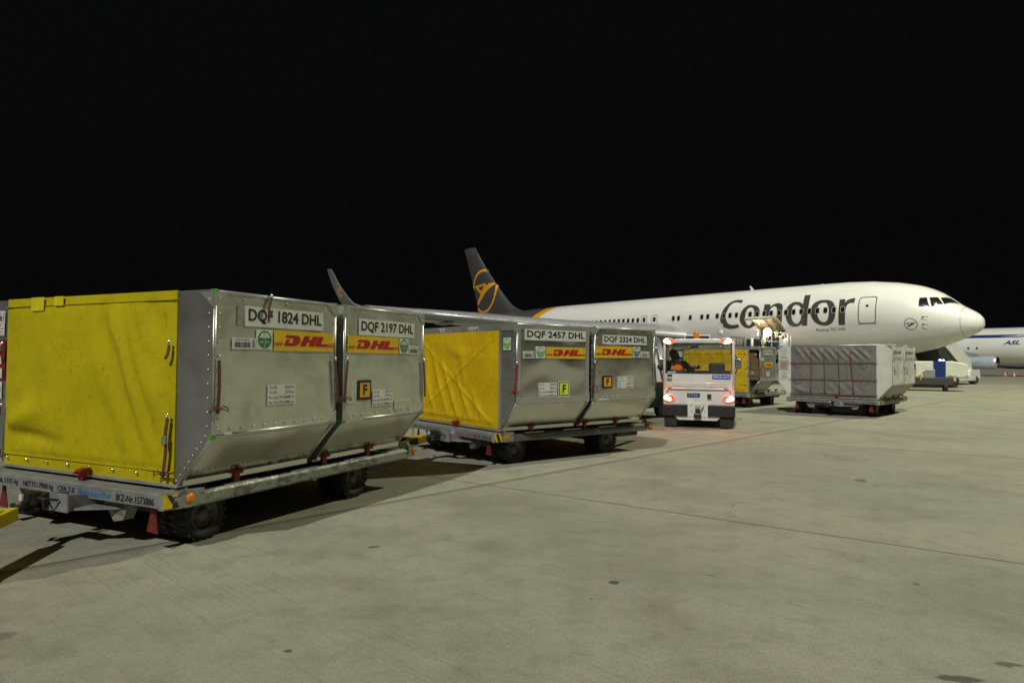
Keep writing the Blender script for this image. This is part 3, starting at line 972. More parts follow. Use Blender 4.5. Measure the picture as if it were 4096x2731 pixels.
m = MB(); pl.rect(m, .235, 1.35, .31, 1.51, .003); m.build('grey_patch', 'steel_grey', c1)
strap(c1, [(xr+.01, .040, 1.05), (xr+.012, .045, .85), (xr+.01, .036, .62)], .032, 'strap_brown', (1, 0, 0), True)
strap(c1, [(xr+.01, 1.435, 1.05), (xr+.014, 1.455, .85), (xr+.012, 1.480, .64)], .036, 'strap_brown', (1, 0, 0))
strap(c1, [(xr, .595, 1.605), (xr+.02, .56, 1.55), (xr+.03, .535, 1.505), (xr+.035, .55, 1.47), (xr+.035, .57, 1.43)], .03, 'strap_brown', (1, 0, 0))
strap(c1, [(1.188, -.055, 1.17), (1.18, -.06, 1.10), (1.16, -.07, 1.06)], .03, 'strap_brown', (0, -1, 0))
strap(c1, [(1.186, -.055, .57), (1.172, -.06, .45), (1.178, -.058, .30), (1.150, -.058, .08)], .034, 'strap_brown', (0, -1, 0), True)
m = MB(); m.box(1.150, -.085, .36, 1.200, -.062, .43, 0, .006); m.build('ratchet_buckle', 'steel_grey', c1)
strap(c1, [(-1.222, -.055, 1.17), (-1.235, -.06, 1.12), (-1.265, -.06, 1.06)], .03, 'strap_pink', (0, -1, 0))
strap(c1, [(-1.21, -.055, .57), (-1.235, -.06, .46), (-1.25, -.058, .30), (-1.24, -.058, .12)], .034, 'strap_brown', (0, -1, 0), True)
fp = front_plane(-.006)
barcode_label(fp, c1, -1.47, 1.40, -1.262, 1.52, 'DQF1824DHL')
paper_label(fp, c1, -1.50, 1.275, -1.268, 1.395, 4, seed=4)
m = MB(); fp.rect(m, -1.52, .835, -1.245, 1.235, .004); pk = m.build('document_pouch', 'red_paint', c1)
m = MB(); fp.rect(m, -1.50, 1.115, -1.262, 1.165, .008); m.build('pouch_flap', 'strap_brown', pk)
paper_label(fp, c1, -1.50, .945, -1.285, 1.07, 5, d=.012, seed=9, tilt=.25)
paper_label(fp, c1, -1.46, .855, -1.272, .955, 5, d=.016, seed=10)
umbrella_sign(fp, c1, -1.47, .655, -1.285, .822, 'sign_green')

# 2: DQF 2197 behind it
c2 = new_container(0, D+GAP, 'aluminium container carrying a square orange letter sign, second on the nearest dolly')
container_shell(c2, 'worn', 'worn_aluminium')
side_panel(c2, 1, 'worn_aluminium', [((.1, 1.4), (.4, .8), .12, -.005)], .0035, seed=5)
side_panel(c2, -1, 'worn_aluminium', seed=6)
slope_panel(c2, 1, 'slope_aluminium'); slope_panel(c2, -1, 'smooth_aluminium')
wing_panel(c2, 1, 'smooth_aluminium'); wing_panel(c2, -1, 'smooth_aluminium')
curtain(c2, [], 'lemon_tarp')
corner_caps(c2)
o = D+GAP
id_plate(pl, c2, 1.823-o, 1.326, 2.853-o, 1.499, 'DQF 2197 DHL')
logo_panel(pl, c2, 1.648-o, 1.137, 2.535-o, 1.314)
umbrella_sign(pl, c2, 2.555-o, 1.139, 2.735-o, 1.312, 'sign_green')
barcode_label(pl, c2, 2.747-o, 1.135, 2.962-o, 1.234, 'DQF2197DHL')
letter_sign(pl, c2, 1.82-o, .641, 2.042-o, .850, 'sign_orange', 'black_letter')
weight_label(pl, c2, 2.07-o, .563, 2.437-o, .740, TARE)
strap(c2, [(xr+.01, .035, 1.05), (xr+.012, .01, .85), (xr+.012, -.01, .63)], .032, 'strap_brown', (1, 0, 0), True)
strap(c2, [(xr+.01, 1.445, 1.04), (xr+.012, 1.465, .85), (xr+.014, 1.475, .62)], .034, 'strap_brown', (1, 0, 0))
for (y0, z0, ny, nz, st) in ((.06, .44, 5, 1, .06), (.07, .62, 3, 6, .055), (.62, .60, 1, 3, .05), (.9, .52, 5, 3, .07)):
    rv = MB(); rv.box(T-.004, y0-.02, z0-.015, T+.005, y0+(ny-1)*st+.02, z0+(nz-1)*.035+.015)
    for a in range(ny):
        for q in range(nz):
            if 0 < a < ny-1 and 0 < q < nz-1:
                continue
            rv.dome((T+.006, y0+a*st, z0+q*.035), .006, (1, 0, 0))
    rv.build('riveted_patch', 'worn_aluminium', c2)

# 3: DQF 2457, framed, golden curtain with crossed seams
c3 = new_container(1, 0, 'smooth framed aluminium container with golden curtain under a header beam, front of the second dolly')
container_shell(c3, 'smooth', 'smooth_aluminium')
side_panel(c3, 1, 'polished_aluminium', [((.15, .95), (.75, 1.12), .16, .020), ((.75, 1.12), (1.4, .85), .14, .020), ((.1, .72), (.7, .95), .14, -.014), ((.7, .78), (1.3, .70), .2, -.012), ((.1, 1.38), (1.4, 1.30), .08, -.008)], .004, seed=11)
side_panel(c3, -1, 'smooth_aluminium', seed=12)
slope_panel(c3, 1, 'slope_aluminium'); slope_panel(c3, -1, 'smooth_aluminium')
wing_panel(c3, 1, 'smooth_aluminium'); wing_panel(c3, -1, 'smooth_aluminium')
X4 = [((-1.15, 1.45), (1.12, .06), .018, .014, False), ((1.15, 1.45), (-1.15, .12), .018, .014, False)]
curtain(c3, X4+[((-.7, 1.2), (-.2, .15), .05, .03), ((-.4, 1.1), (.15, .10), .05, .03), ((-.95, .9), (-.6, .15), .05, .03), ((.05, .85), (.5, .12), .05, .025), ((.2, 1.25), (.35, .5), .09, .02), ((.5, .6), (.85, .15), .05, .02),
                ((-.2, 1.25), (.4, 1.15), .09, .018), ((-1.1, .16), (1.1, .12), .04, .015, False), ((-.95, 1.3), (-.75, .5), .06, .02)], 'golden_tarp', -1.206, 1.206, .035, H-.105, -.014, gain=1.15)
fp3 = front_plane(-.013)
m = MB(); fp3.rect(m, -.52, H-.088, -.33, H-.03, .001); o_ = m.build('handle_label', 'white_label', c3)
m = MB(); fp3.text(m, 'OPEN', -.45, H-.08, -.34, H-.045, .006, 0, .01); fp3.rect(m, -.51, H-.08, -.47, H-.05, .004); m.build('lettering', 'black_letter', o_, fix=False)
m = MB(); fp3.rect(m, .40, H-.088, .66, H-.03, .001); o_ = m.build('handle_label', 'white_label', c3)
m = MB(); fp3.text(m, 'CLOSE', .41, H-.08, .59, H-.045, .006, 0, .01); fp3.rect(m, .61, H-.08, .65, H-.05, .004); m.build('lettering', 'black_letter', o_, fix=False)
pl3 = Plane((T+.002, 0, 0), (0, 1, 0), (0, 0, 1))
id_plate(pl3, c3, .144, 1.376, 1.396, 1.538, 'DQF 2457 DHL', .008)
barcode_label(pl3, c3, .119, 1.104, .333, 1.212, 'DQF 2457 DHL')
umbrella_sign(pl3, c3, .362, 1.106, .546, 1.283, 'bright_green')
logo_panel(pl3, c3, .570, 1.104, 1.387, 1.281)
weight_label(pl3, c3, .423, .519, .787, .739, TARE3)
letter_sign(pl3, c3, .812, .517, 1.047, .758, 'sign_lime', 'white_label')
umbrella_sign(fp3, c3, 1.334, 1.223, 1.517, 1.408, 'bright_green', .002)
strap(c3, [(xr+.01, -.01, 1.01), (xr+.01, -.025, .80), (xr+.01, -.055, .57)], .034, 'strap_red', (1, 0, 0), True)
# 4: DQF 2324
c4 = new_container(1, D+GAP, 'aluminium container with riveted repair patch and orange letter sign, rear of the second dolly')
container_shell(c4, 'worn', 'smooth_aluminium')
side_panel(c4, 1, 'polished_aluminium', [((.1, 1.35), (.6, 1.2), .1, -.008), ((.9, 1.0), (1.3, .8), .2, .008)], .004, seed=21)
side_panel(c4, -1, 'smooth_aluminium', seed=22)
slope_panel(c4, 1, 'slope_aluminium'); slope_panel(c4, -1, 'smooth_aluminium')
wing_panel(c4, 1, 'smooth_aluminium'); wing_panel(c4, -1, 'smooth_aluminium')
curtain(c4, [], 'golden_tarp')
corner_caps(c4)
id_plate(pl, c4, 1.775-o, 1.350, 2.844-o, 1.500, 'DQF 2324 DHL')
logo_panel(pl, c4, 1.611-o, 1.124, 2.483-o, 1.312)
umbrella_sign(pl, c4, 2.498-o, 1.136, 2.683-o, 1.316, 'sign_green')
barcode_label(pl, c4, 2.699-o, 1.136, 2.920-o, 1.241, 'DQF2324DHL')
letter_sign(pl, c4, 1.778-o, .629, 1.997-o, .833, 'sign_orange', 'black_letter')
weight_label(pl, c4, 2.131-o, .625, 2.512-o, .824, TARE4, tilt=-.012)
m = MB()
for k in range(15):
    m.dome((T+.006, 1.974-o+.06*k, .60), .006, (1, 0, 0))
for k in range(4):
    m.dome((T+.006, 1.974-o, .60-.045*k), .006, (1, 0, 0)); m.dome((T+.006, 2.815-o, .60-.045*k), .006, (1, 0, 0))
m.box(T-.004, 1.95-o, .435, T+.0045, 2.84-o, .615)
m.build('riveted_patch', 'polished_aluminium', c4)
strap(c4, [(xr+.01, -.015, 1.03), (xr+.01, -.03, .80), (xr+.01, -.05, .62)], .034, 'strap_brown', (1, 0, 0), True)
strap(c4, [(xr+.01, 1.445, 1.03), (xr+.012, 1.462, .85), (xr+.014, 1.478, .63)], .034, 'strap_brown', (1, 0, 0))
# 5: DQF 1326, ribbed curtain, clear side sheets, cartons inside
c5 = new_container(2, 0, 'container with ribbed amber curtain and clear side window showing stacked cartons, behind the tow tractor')
container_shell(c5, 'smooth', 'frame_aluminium', rivets=False)
side_panel(c5, 1, 'steel_grey', [], .003, seed=31)
side_panel(c5, -1, 'steel_grey', seed=32)
slope_panel(c5, 1, 'smooth_aluminium'); slope_panel(c5, -1, 'smooth_aluminium')
curtain(c5, [((-.9+.43*k, 1.5), (-.9+.43*k, .1), .10, .02, False) for k in range(5)]+[((-1.1, .7), (1.1, .75), .12, .012, False)], 'amber_tarp', -1.206, 1.206, .035, H-.105, -.014)
m = MB()
for k in range(6):
    x = -1.05+.42*k
    m.box(x-.012, -.062, .12, x+.012, -.052, 1.44)
m.box(-1.2, -.058, .30, 1.2, -.050, .322); m.box(-1.2, -.058, 1.38, 1.2, -.050, 1.40); m.box(-1.2, -.058, .86, 1.2, -.050, .872)
m.build('curtain_ribs', 'hazard_yellow', c5)
for sx in (-1, 1):
    w = wing_panel(c5, sx, 'clear_sheet', 1.25)
m = MB()
for (x, y, z, a, b, h_) in ((.80, .10, .45, .42, .5, .42), (1.24, .12, .45, .30, .5, .36), (.84, .12, .875, .40, .5, .34), (1.26, .1, .815, .26, .5, .40), (.95, .1, 1.22, .5, .5, .28), (-1.5, .1, .46, .5, .5, .5), (-1.5, .1, .965, .45, .5, .45)):
    m.box(x, y, z, x+a, y+b, z+h_, 0, .01)
m.box(.7, .1, .05, 1.2, .7, .445, 0, .01)
m.build('cartons', 'cardboard', c5)
ins = front_plane(.09)
paper_label(ins, c5, 1.30, .60, 1.42, .76, 3, .012, 3, tilt=.4); paper_label(ins, c5, 1.40, 1.30, 1.50, 1.38, 2, .012, 5)
m = MB()
for z in (1.12, .90, .62):
    m.tube([(1.18, -.07, z), (1.25, -.05, z+.03), (1.32, -.02, z)], .009, 6); m.dome((1.24, -.02, z), .02, (0, -1, 0))
m.build('lashing_hooks', 'chrome', c5)
id_plate(pl3, c5, .284, 1.335, 1.136, 1.507, 'DQF 1326 DHL', .008)
a_ = MB(); logo_panel(pl3, c5, .375, .890, 1.13, 1.080)
paper_label(pl3, c5, .065, 1.107, .35, 1.236, 3, seed=6); paper_label(pl3, c5, .55, .57, .88, .75, 4, seed=7)
strap(c5, [(xr+.01, .05, .95), (xr+.01, .045, .75), (xr+.01, .04, .6)], .04, 'strap_red', (1, 0, 0))
paper_label(front_plane(-.012), c5, -1.55, 1.25, -1.28, 1.47, 4, seed=41); paper_label(front_plane(-.012), c5, -1.50, 1.05, -1.30, 1.15, 2, seed=42)
# 6, 7: white fabric sided pair, grey tarpaulin front
def white_container(i, v, label, front, num, k):
    c = new_container(i, v, label)
    container_shell(c, 'soft', 'white_board', rivets=(k == 0), soft=True)
    side_panel(c, 1, 'soft_white_cover', [((.3, .9), (.7, .6), .05, -.014), ((.1, 1.0), (.25, .6), .05, .02), ((.8, 1.1), (1.1, .55), .06, .014), ((.9, .6), (1.3, .8), .06, -.014), ((.5, 1.0), (.6, .5), .04, .014)], .008, seed=50+k)
    side_panel(c, -1, 'soft_white_cover', seed=60+k)
    slope_panel(c, 1, 'tarp_underside'); slope_panel(c, -1, 'tarp_underside')
    wing_panel(c, 1, 'white_board'); wing_panel(c, -1, 'white_board')
    b = MB(); pl.text(b, 'jettainer', (.19 if k == 0 else .12), 1.33, (1.12 if k == 0 else 1.25), 1.47, .012, 0, .012)
    b.build('lettering', 'black_letter', c, fix=False)
    b = MB(); pl.text(b, num, (.20 if k == 0 else .10), 1.145, (1.22 if k == 0 else 1.24), 1.265, .012, 0, .004)
    b.build('lettering', 'faded_letter', c, fix=False)
    m = MB()
    for y in (.10, D-.10):
        m.tube([(T+.02, y, .98), (T+.045, y+.02, .82), (T+.03, y+.05, .72)], .010, 6)
    m.build('tie_rope', 'navy_cloth', c)
    return c
c6 = white_container(3, 0, 'white container with red strapped grey tarpaulin front, on the white containers dolly', True, 'DQF 90019 JE', 0)
c7 = white_container(3, D+GAP, 'white fabric sided container standing behind the grey tarpaulin container', False, 'DQF 57796 JE', 1)
curtain(c7, [], 'grey_tarp')
curtain(c6, [((-1.1+.22*k, 1.58), (-.8+.24*k, 1.15), .045, .03) for k in range(9)]+[((-1.2, .35), (-.7, .12), .08, .03), ((-.6, .15), (1.1, .10), .04, .02)]+[((-.2+.3*k, .5), (.1+.3*k, .2), .07, .015) for k in range(4)], 'grey_tarp', -1.23, 1.216, .02, H-.03)
def cs(pts, mat='strap_pink', w=.026, **k):
    strap(c6, pts, w, mat, (0, -1, 0), **k)
for (xa, xb, mt) in ((-.596, -.62, 'strap_pink'), (-.219, -.206, 'strap_pink'), (.192, .213, 'strap_pink'), (.526, .612, 'strap_red')):
    cs([(xa, -.066, 1.27), ((xa+xb)/2, -.062, .75), (xb, -.066, .18)], mt)
    cs([(xa, -.066, 1.43), (xa, -.068, 1.30)], mt)
    m = MB(); m.box(xb-.03, -.08, .17, xb+.03, -.065, .22, 0, .004); m.build('strap_foot', mt, c6)
for z in (1.068, .555, .10):
    cs([(-1.26, -.050, z), (0, -.060, z+.005), (1.26, -.050, z+.012)], 'strap_brown' if z < .2 else 'strap_pink', .022, buckle=False)
    for x in (-1.12, .78):
        m = MB(); m.tube([(x, -.07, z), (x+.05, -.08, z-.10), (x+.17, -.08, z-.12), (x+.24, -.07, z-.01)], .006, 5); m.build('strap_tail', 'strap_brown', c6)
fp6 = front_plane(-.008)
paper_label(fp6, c6, -1.58, 1.225, -1.32, 1.545, 6, seed=71, mat='white_board')
m = MB(); fp6.rect(m, -1.595, .84, -1.31, 1.16, .002); wdo = m.build('vent_window', 'tarp_underside', c6)
m = MB(); fp6.disc(m, -1.45, 1.0, .07, .009); fp6.rect(m, -1.54, .88, -1.50, 1.12, .006); m.build('carton_glimpse', 'cardboard', wdo, fix=False)
paper_label(fp6, c6, -1.55, .63, -1.33, .80, 4, seed=72)
m = MB(); fp6.text(m, 'DQF 90019 JE', -1.57, .535, -1.29, .58, .004); m.build('lettering', 'faded_letter', c6, fix=False)
m = MB(); m.box(T-.02, D*2-.1-D, .95, T+.03, D-.02, 1.06, 0, .01); m.build('red_tag', 'red_flag', c7)

# ------------------------------------------------------------------ dollies
def wheel(par, x, y, r=.215, w=.19, mat_rim='steel_grey', name='wheel', axis='x', knob=True):
    e = bpy.data.objects.new(name, None)
    e.empty_display_size = .1
    C.objects.link(e); e.parent = par; e.location = (x, y, r)
    m = MB()
    hw = w/2
    m.lathe([(r*.60, -hw*.75), (r*.66, -hw*.98), (r*.80, -hw), (r*.95, -hw*.92), (r*.99, -hw*.65), (r, 0), (r*.99, hw*.65), (r*.95, hw*.92), (r*.80, hw), (r*.66, hw*.98), (r*.60, hw*.75)], axis, n=32)
    if knob:
        for k in range(20):
            a = 2*PI*k/20
            for sd in (-1, 1):
                c_, s_ = math.cos(a+sd*.08), math.sin(a+sd*.08)
                q = Vector((sd*hw*.55, c_*r*1.0, s_*r*1.0)) if axis == 'x' else Vector((c_*r, sd*hw*.55, s_*r))
                rad = Vector((0, c_, s_)) if axis == 'x' else Vector((c_, 0, s_))
                tng = Vector((0, -s_, c_)) if axis == 'x' else Vector((-s_, 0, c_))
                ax_ = Vector((1, 0, 0)) if axis == 'x' else Vector((0, 1, 0))
                vs = [q+ax_*sx*hw*.44+tng*st_*r*.085+rad*sr for sr in (-.012, .007) for sx, st_ in ((-1,-1),(1,-1),(1,1),(-1,1))]
                m.add(vs, [(0,3,2,1),(4,5,6,7),(0,1,5,4),(1,2,6,5),(2,3,7,6),(3,0,4,7)])
    m.build('tyre', 'black_rubber', e)
    h = MB()
    for sd in (-1, 1):
        h.lathe([(r*.64, sd*hw*.9), (r*.60, sd*hw*.94), (r*.56, sd*hw*.86), (r*.52, sd*hw*.5), (r*.30, sd*hw*.45), (r*.26, sd*hw*.75), (r*.20, sd*hw*.82), (.001, sd*hw*.82)], axis, n=24)
        for k in range(5):
            a = 2*PI*k/5
            q = (sd*hw*.55, math.cos(a)*r*.40, math.sin(a)*r*.40) if axis == 'x' else (math.cos(a)*r*.40, sd*hw*.55, math.sin(a)*r*.40)
            h.dome(q, .017, (sd, 0, 0) if axis == 'x' else (0, sd, 0))
    h.build('rim', mat_rim, e)
    return e
DG = 'container dollies parked on the apron'
V0, V1, UW = -.18, 3.35, 1.35
def dolly(i, label, texts, hazard, marker, drawbar=True, disc=False, rim='rim_dark', rail='dolly_rail', ue=1.285):
    loc, th = pose(i, 0)
    d = thing('container_dolly', label, 'dolly', (loc[0], loc[1], 0), th, DG)
    f = MB()
    # side rails with rolled top edge, deck, cross members, lower chassis beams
    for sx in (-1, 1):
        poly = [(sx*1.24, .36), (sx*1.325, .36), (sx*1.345, .38), (sx*1.345, .455), (sx*1.33, .478), (sx*1.29, .482), (sx*1.24, .475)]
        f.prism(poly, 'y', .02, V1-.16)
        f.box(sx*.62-.07, .05, .30, sx*.62+.07, V1-.1, .40)
    f.box(-1.24, V0+.06, .415, 1.24, V1-.03, .445)
    for k in range(9):
        y = .12+k*.38
        f.box(-1.24, y-.03, .445, 1.24, y+.03, .475)
    f.box(-1.30, V1-.05, .37, 1.30, V1, .478, 0, .012)
    # bent gusset brackets under the front beam
    for x in (-.62, .62):
        f.prism([(x-.17, .37), (x+.17, .37), (x+.10, .22), (x-.02, .20)], 'y', -.10, .0)
    f.prism([(-.75, .40), (.75, .40), (.60, .28), (-.60, .28)], 'y', -.06, .10)
    f.build('frame', rail, d)
    b = MB()
    pr = [(V0, .388), (V0-.002, .490), (V0+.012, .503), (V0+.16, .503), (V0+.16, .48), (V0+.02, .48), (V0+.02, .388)]
    b.prism(pr, 'x', -ue, ue)
    bo = b.build('front_beam', 'dolly_grey', d)
    fp = front_plane(V0-.002)
    for s_, x0, x1, z0, z1, mt in texts:
        m = MB(); fp.text(m, s_, x0, z0, x1, z1, .003, 0, .014)
        m.build('lettering', mt, bo, fix=False)
    if disc:
        m = MB(); fp.disc(m, .23, .440, .048, .004, 0); fp.disc(m, .23, .440, .046, .006, 1, 14, 1, 0, PI); fp.disc(m, .23, .440, .008, .009, 2, 8)
        m.build('round_sticker', ['white_label', 'swoosh_blue', 'black_letter'], bo, fix=False)
    # corner blocks: hazard stripes on the front, round or square reflector on the side
    for sx in (-1, 1):
        for (ya, yb) in ((V0, .14), (V1-.17, V1+.01)):
            c = MB()
            if ya < 0:
                q = [(sx*(ue-.10), ya+.03), (sx*ue, ya-.002), (sx*(ue+.03), ya+.004), (sx*1.354, ya+.13), (sx*1.354, yb+.04), (sx*(ue-.10), yb+.04)]
            else:
                q = [(sx*1.22, ya), (sx*1.352, ya), (sx*1.352, yb-.03), (sx*1.32, yb), (sx*1.22, yb)]
            c.prism(q, 'z', .372, .506)
            c.prism([(sx*1.30, .506), (sx*1.16, .506), (sx*1.20, .55), (sx*1.27, .54)], 'y', yb-.09, yb-.075)
            co = c.build('corner_block', rail if ya > 0 else 'dolly_rail', d)
            if ya < 0:
                h = MB()
                A_ = Vector((sx*(ue+.03), ya+.004, 0)); B_ = Vector((sx*1.354, ya+.13, 0))
                if sx < 0:
                    A_, B_ = B_, A_
                wd = (B_-A_).length
                P_ = Plane(A_, B_-A_, (0, 0, 1))
                if hazard == 'stripes':
                    z0, z1 = .378, .500
                    P_.rect(h, 0, z0, wd, z1, .002, 0)
                    P_.poly(h, [(.2*wd, z1-.002), (.55*wd, z1-.002), (.86*wd, z0+.002), (.5*wd, z0+.002)], .0075, 1)
                    P_.poly(h, [(.82*wd, z1-.002), (.98*wd, z1-.002), (.98*wd, z1-.05)], .0075, 1)
                    P_.poly(h, [(.02*wd, z0+.002), (.26*wd, z0+.002), (.02*wd, z0+.05)], .0075, 1)
                else:
                    z0, z1 = .385, .498
                    P_.rect(h, 0, z0, wd*.52, z1, .002, 0)
                    P_.poly(h, [(.18*wd, z1-.002), (.42*wd, z1-.002), (.62*wd, z1-.05), (.50*wd, z0+.035)], .0075, 1)
                    P_.poly(h, [(.45*wd, z1-.002), (.86*wd, z1-.002), (.80*wd, z1-.02), (.5*wd, z1-.022)], .0045, 0)
                    P_.poly(h, [(.50*wd, z0+.002), (.90*wd, z0+.004), (.80*wd, z0+.05), (.55*wd, z0+.035)], .0045, 1)
                h.build('hazard_panel', ['hazard_yellow', 'black_paint', 'dolly_grey'], co, fix=False)
            r = MB(); yc = .045 if ya < 0 else (ya+yb)/2+.03
            if marker == 'round':
                r.lathe([(.042, 0), (.040, .008), (.028, .015), (.001, .018)] if sx > 0 else [(.042, 0), (.040, -.008), (.028, -.015), (.001, -.018)], 'x', (sx*1.352, yc, .44), 20)
            else:
                r.box(sx*1.353-.004, yc-.05, .41, sx*1.353+.006, yc+.05, .475, 0, .004)
            r.build('side_reflector', 'orange_lens', co)
    # rollers and the ball strips
    r0 = None
    for k in range(8):
        for sx in (-1, 1):
            if r0 is None:
                m = MB(); m.tube([(-.31, 0, 0), (.31, 0, 0)], .030, 10)
                r0 = ro = m.build('roller', 'steel_grey', d)
            else:
                ro = r0.copy(); C.objects.link(ro)
            ro.location = (sx*.86, .32+k*.38, .487)
    s0_ = None
    for k in range(4):
        if s0_ is None:
            m = MB(); m.box(-.02, -.03, -.012, .02, .36, .0)
            for j in range(10):
                m.dome((0, j*.035, -.001), .014, (0, 0, 1))
            s0_ = so_ = m.build('ball_strip', 'chrome', d)
        else:
            so_ = s0_.copy(); C.objects.link(so_)
        so_.location = (1.29, .45+k*.8, .486)
    # red container stops
    def lock(x, y, rot):
        l = MB()
        l.box(-.022, -.030, 0, .022, .030, .085)
        l.prism([(-.05, .085), (.05, .085), (.062, .108), (.03, .132), (-.015, .126), (-.05, .112)], 'y', -.04, .04)
        l.box(-.075, -.016, .090, -.05, .016, .106)
        l.dome((-.02, -.032, .05), .012, (0, -1, 0))
        o_ = l.build('container_stop', 'red_paint', d)
        o_.location = (x, y, .478); o_.rotation_euler = (0, 0, rot)
    lock(.13, V0+.10, PI/2)
    for y in (.56, 1.71, 2.44):
        for sx in (-1, 1):
            lock(sx*1.285, y, 0 if sx > 0 else PI)
    # hitch box and coupling on the front beam
    m = MB()
    for x in (.10, .37):
        m.prism([(V0+.12, .40), (V0-.17, .445), (V0-.17, .305), (V0+.14, .31)], 'x', x-.012, x+.012)
    m.box(.07, V0-.185, .30, .40, V0-.17, .45)
    m.prism([(.37, V0+.10), (.72, V0+.10), (.37, V0-.15)], 'z', .31, .33)
    m.build('hitch_bracket', 'dolly_grey', d)
    m = MB()
    m.box(.02, V0-.24, .31, .15, V0-.17, .45, 0, .012); m.box(.04, V0-.35, .36, .13, V0-.22, .47, 0, .02)
    m.lathe([(.001, .30), (.075, .305), (.08, .33), (.05, .345), (.045, .46), (.03, .475), (.001, .478)], 'z', (.085, V0-.30, 0), 16)
    m.tube([(.085, V0-.28, .34), (.02, V0-.38, .30), (-.05, V0-.36, .36)], .022, 8)
    m.tube([(.12, V0-.2, .42), (.22, V0-.32, .43), (.30, V0-.20, .40)], .010, 6)
    co = m.build('coupling', 'black_paint', d)
    m = MB(); m.box(.055, V0-.372, .405, .10, V0-.355, .455); m.build('coupling_sticker', 'white_label', co)
    # mud flap triangles
    for x in (-1.02, 1.10):
        m = MB(); m.prism([(x-.018, .37), (x+.018, .37), (x+.065, .155), (x-.075, .165)], 'y', -.105, -.098); m.box(x-.02, -.108, .28, x+.02, -.10, .38)
        m.build('mud_flap', 'red_flag', d)
    # axles, fork and wheels
    for y in (.36, 2.40):
        m = MB()
        m.tube([(-.95, y, .215), (.95, y, .215)], .035, 8)
        m.box(-.75, y-.07, .19, .75, y+.07, .26); m.box(-.68, y-.16, .255, -.54, y+.16, .36); m.box(.54, y-.16, .255, .68, y+.16, .36)
        if y < 1:
            m.prism([(.36, .25), (-.2, .33), (-.2, .36), (.5, .34)], 'x', -.05, .05)
        m.build('axle', 'dark_steel', d)
    m = MB(); m.box(.92, 2.62, .27, 1.16, 3.15, .365); m.build('tool_box', 'dark_steel', d)
    for y in (.36, 2.40):
        for sx in (-1, 1):
            wheel(d, sx*1.06, y, .215, .19, rim)
            wheel(d, sx*.83, y, .195, .14, 'dark_steel', 'inner_wheel')
    return d
BL = 'black_letter'
d1 = dolly(0, 'grey container dolly in the foreground with round orange side reflectors and worn corner paint',
    [('TARA', -1.14, -.885, .408, .458, BL), ('1335 kg', -.86, -.648, .405, .462, BL), ('NETTO 7000 kg', -.567, -.115, .400, .462, BL), ('CPA 7.0', -.053, .185, .415, .462, BL),
     ('Blumenbecker', .234, .682, .408, .466, 'blue_letter'), ('IKZ-Nr.1573886', .749, 1.216, .405, .463, BL)], 'worn', 'round')
d2 = dolly(1, 'grey container dolly with striped hazard corner and blue round sticker, second in the train',
    [('TARA 1275 kg', -1.10, -.65, .402, .455, BL), ('NETTO 7000KG', -.63, -.16, .402, .452, 'faded_letter'), ('Esenco', .34, .56, .405, .452, 'red_letter_faded'), ('0480', .60, .76, .405, .452, 'red_letter_faded'),
     ('IKZ-Nr.1572124', .80, 1.27, .400, .455, BL)], 'stripes', 'square', disc=True, rail='dolly_rail_dark', ue=1.31)
d3 = dolly(2, 'grey container dolly half empty behind the tow tractor, carrying the container with cartons',
    [('IKZ-Nr.1572938', .62, 1.20, .405, .460, BL)], 'worn', 'square')
d4 = dolly(3, 'grey container dolly carrying the two white containers, right of the tow tractor',
    [('TARA 1280 kg', -1.17, -.72, .405, .460, BL), ('NETTO 7000 kg', -.68, -.22, .405, .460, BL), ('CPA 7.0', -.16, .08, .405, .460, BL), ('Blumenbecker', .34, .80, .405, .46, 'faded_letter'), ('IKZ-Nr.1572843', .84, 1.24, .405, .46, BL)], 'worn', 'square')

# tow bar of the nearest dolly: from its rear end to the coupling of the second dolly
def to_world(i, u, v, z):
    (x, y, _), th = pose(i, 0)
    return Vector((x+u*math.cos(th)-v*math.sin(th), y+u*math.sin(th)+v*math.cos(th), z))
def to_local(i, P):
    (x, y, _), th = pose(i, 0)
    a, b = P[0]-x, P[1]-y
    return Vector((a*math.cos(th)+b*math.sin(th), -a*math.sin(th)+b*math.cos(th), P[2]))
eye = to_local(0, to_world(1, .085, V0-.30, .36))
tip = eye+(Vector((.25, V1, .36))-eye).normalized()*.22
m = MB()
pa = [Vector((.75, V1-.02, .36)), Vector((-.25, V1-.02, .36))]
for Pa in pa:
    n = 5
    for k in range(n):
        m.bar(Pa.lerp(tip, k/n), Pa.lerp(tip, (k+1)/n), .07, .10, mi=k % 2)
db = m.build('drawbar', ['bar_yellow', 'black_paint'], d1)
m = MB(); m.tube([tip, tip.lerp(eye, .6), eye+Vector((0, 0, .0))], .032, 8)
m.lathe([(.03, -.02), (.065, -.02), (.065, .02), (.03, .02)], 'z', tuple(eye), 14)
m.build('towing_eye', 'black_paint', db)
h = MB(); q = tip+Vector((-.10, -.16, .05)); dd = (Vector((.25, V1, .36))-tip).normalized()
h.tube([q-dd*.0, q+Vector((0, 0, .13)), q+dd*.03+Vector((0, 0, .15)), q+dd*.30+Vector((0, 0, .15)), q+dd*.33+Vector((0, 0, .13)), q+dd*.33], .014, 8)
h.build('drawbar_handle', 'bar_yellow', db)
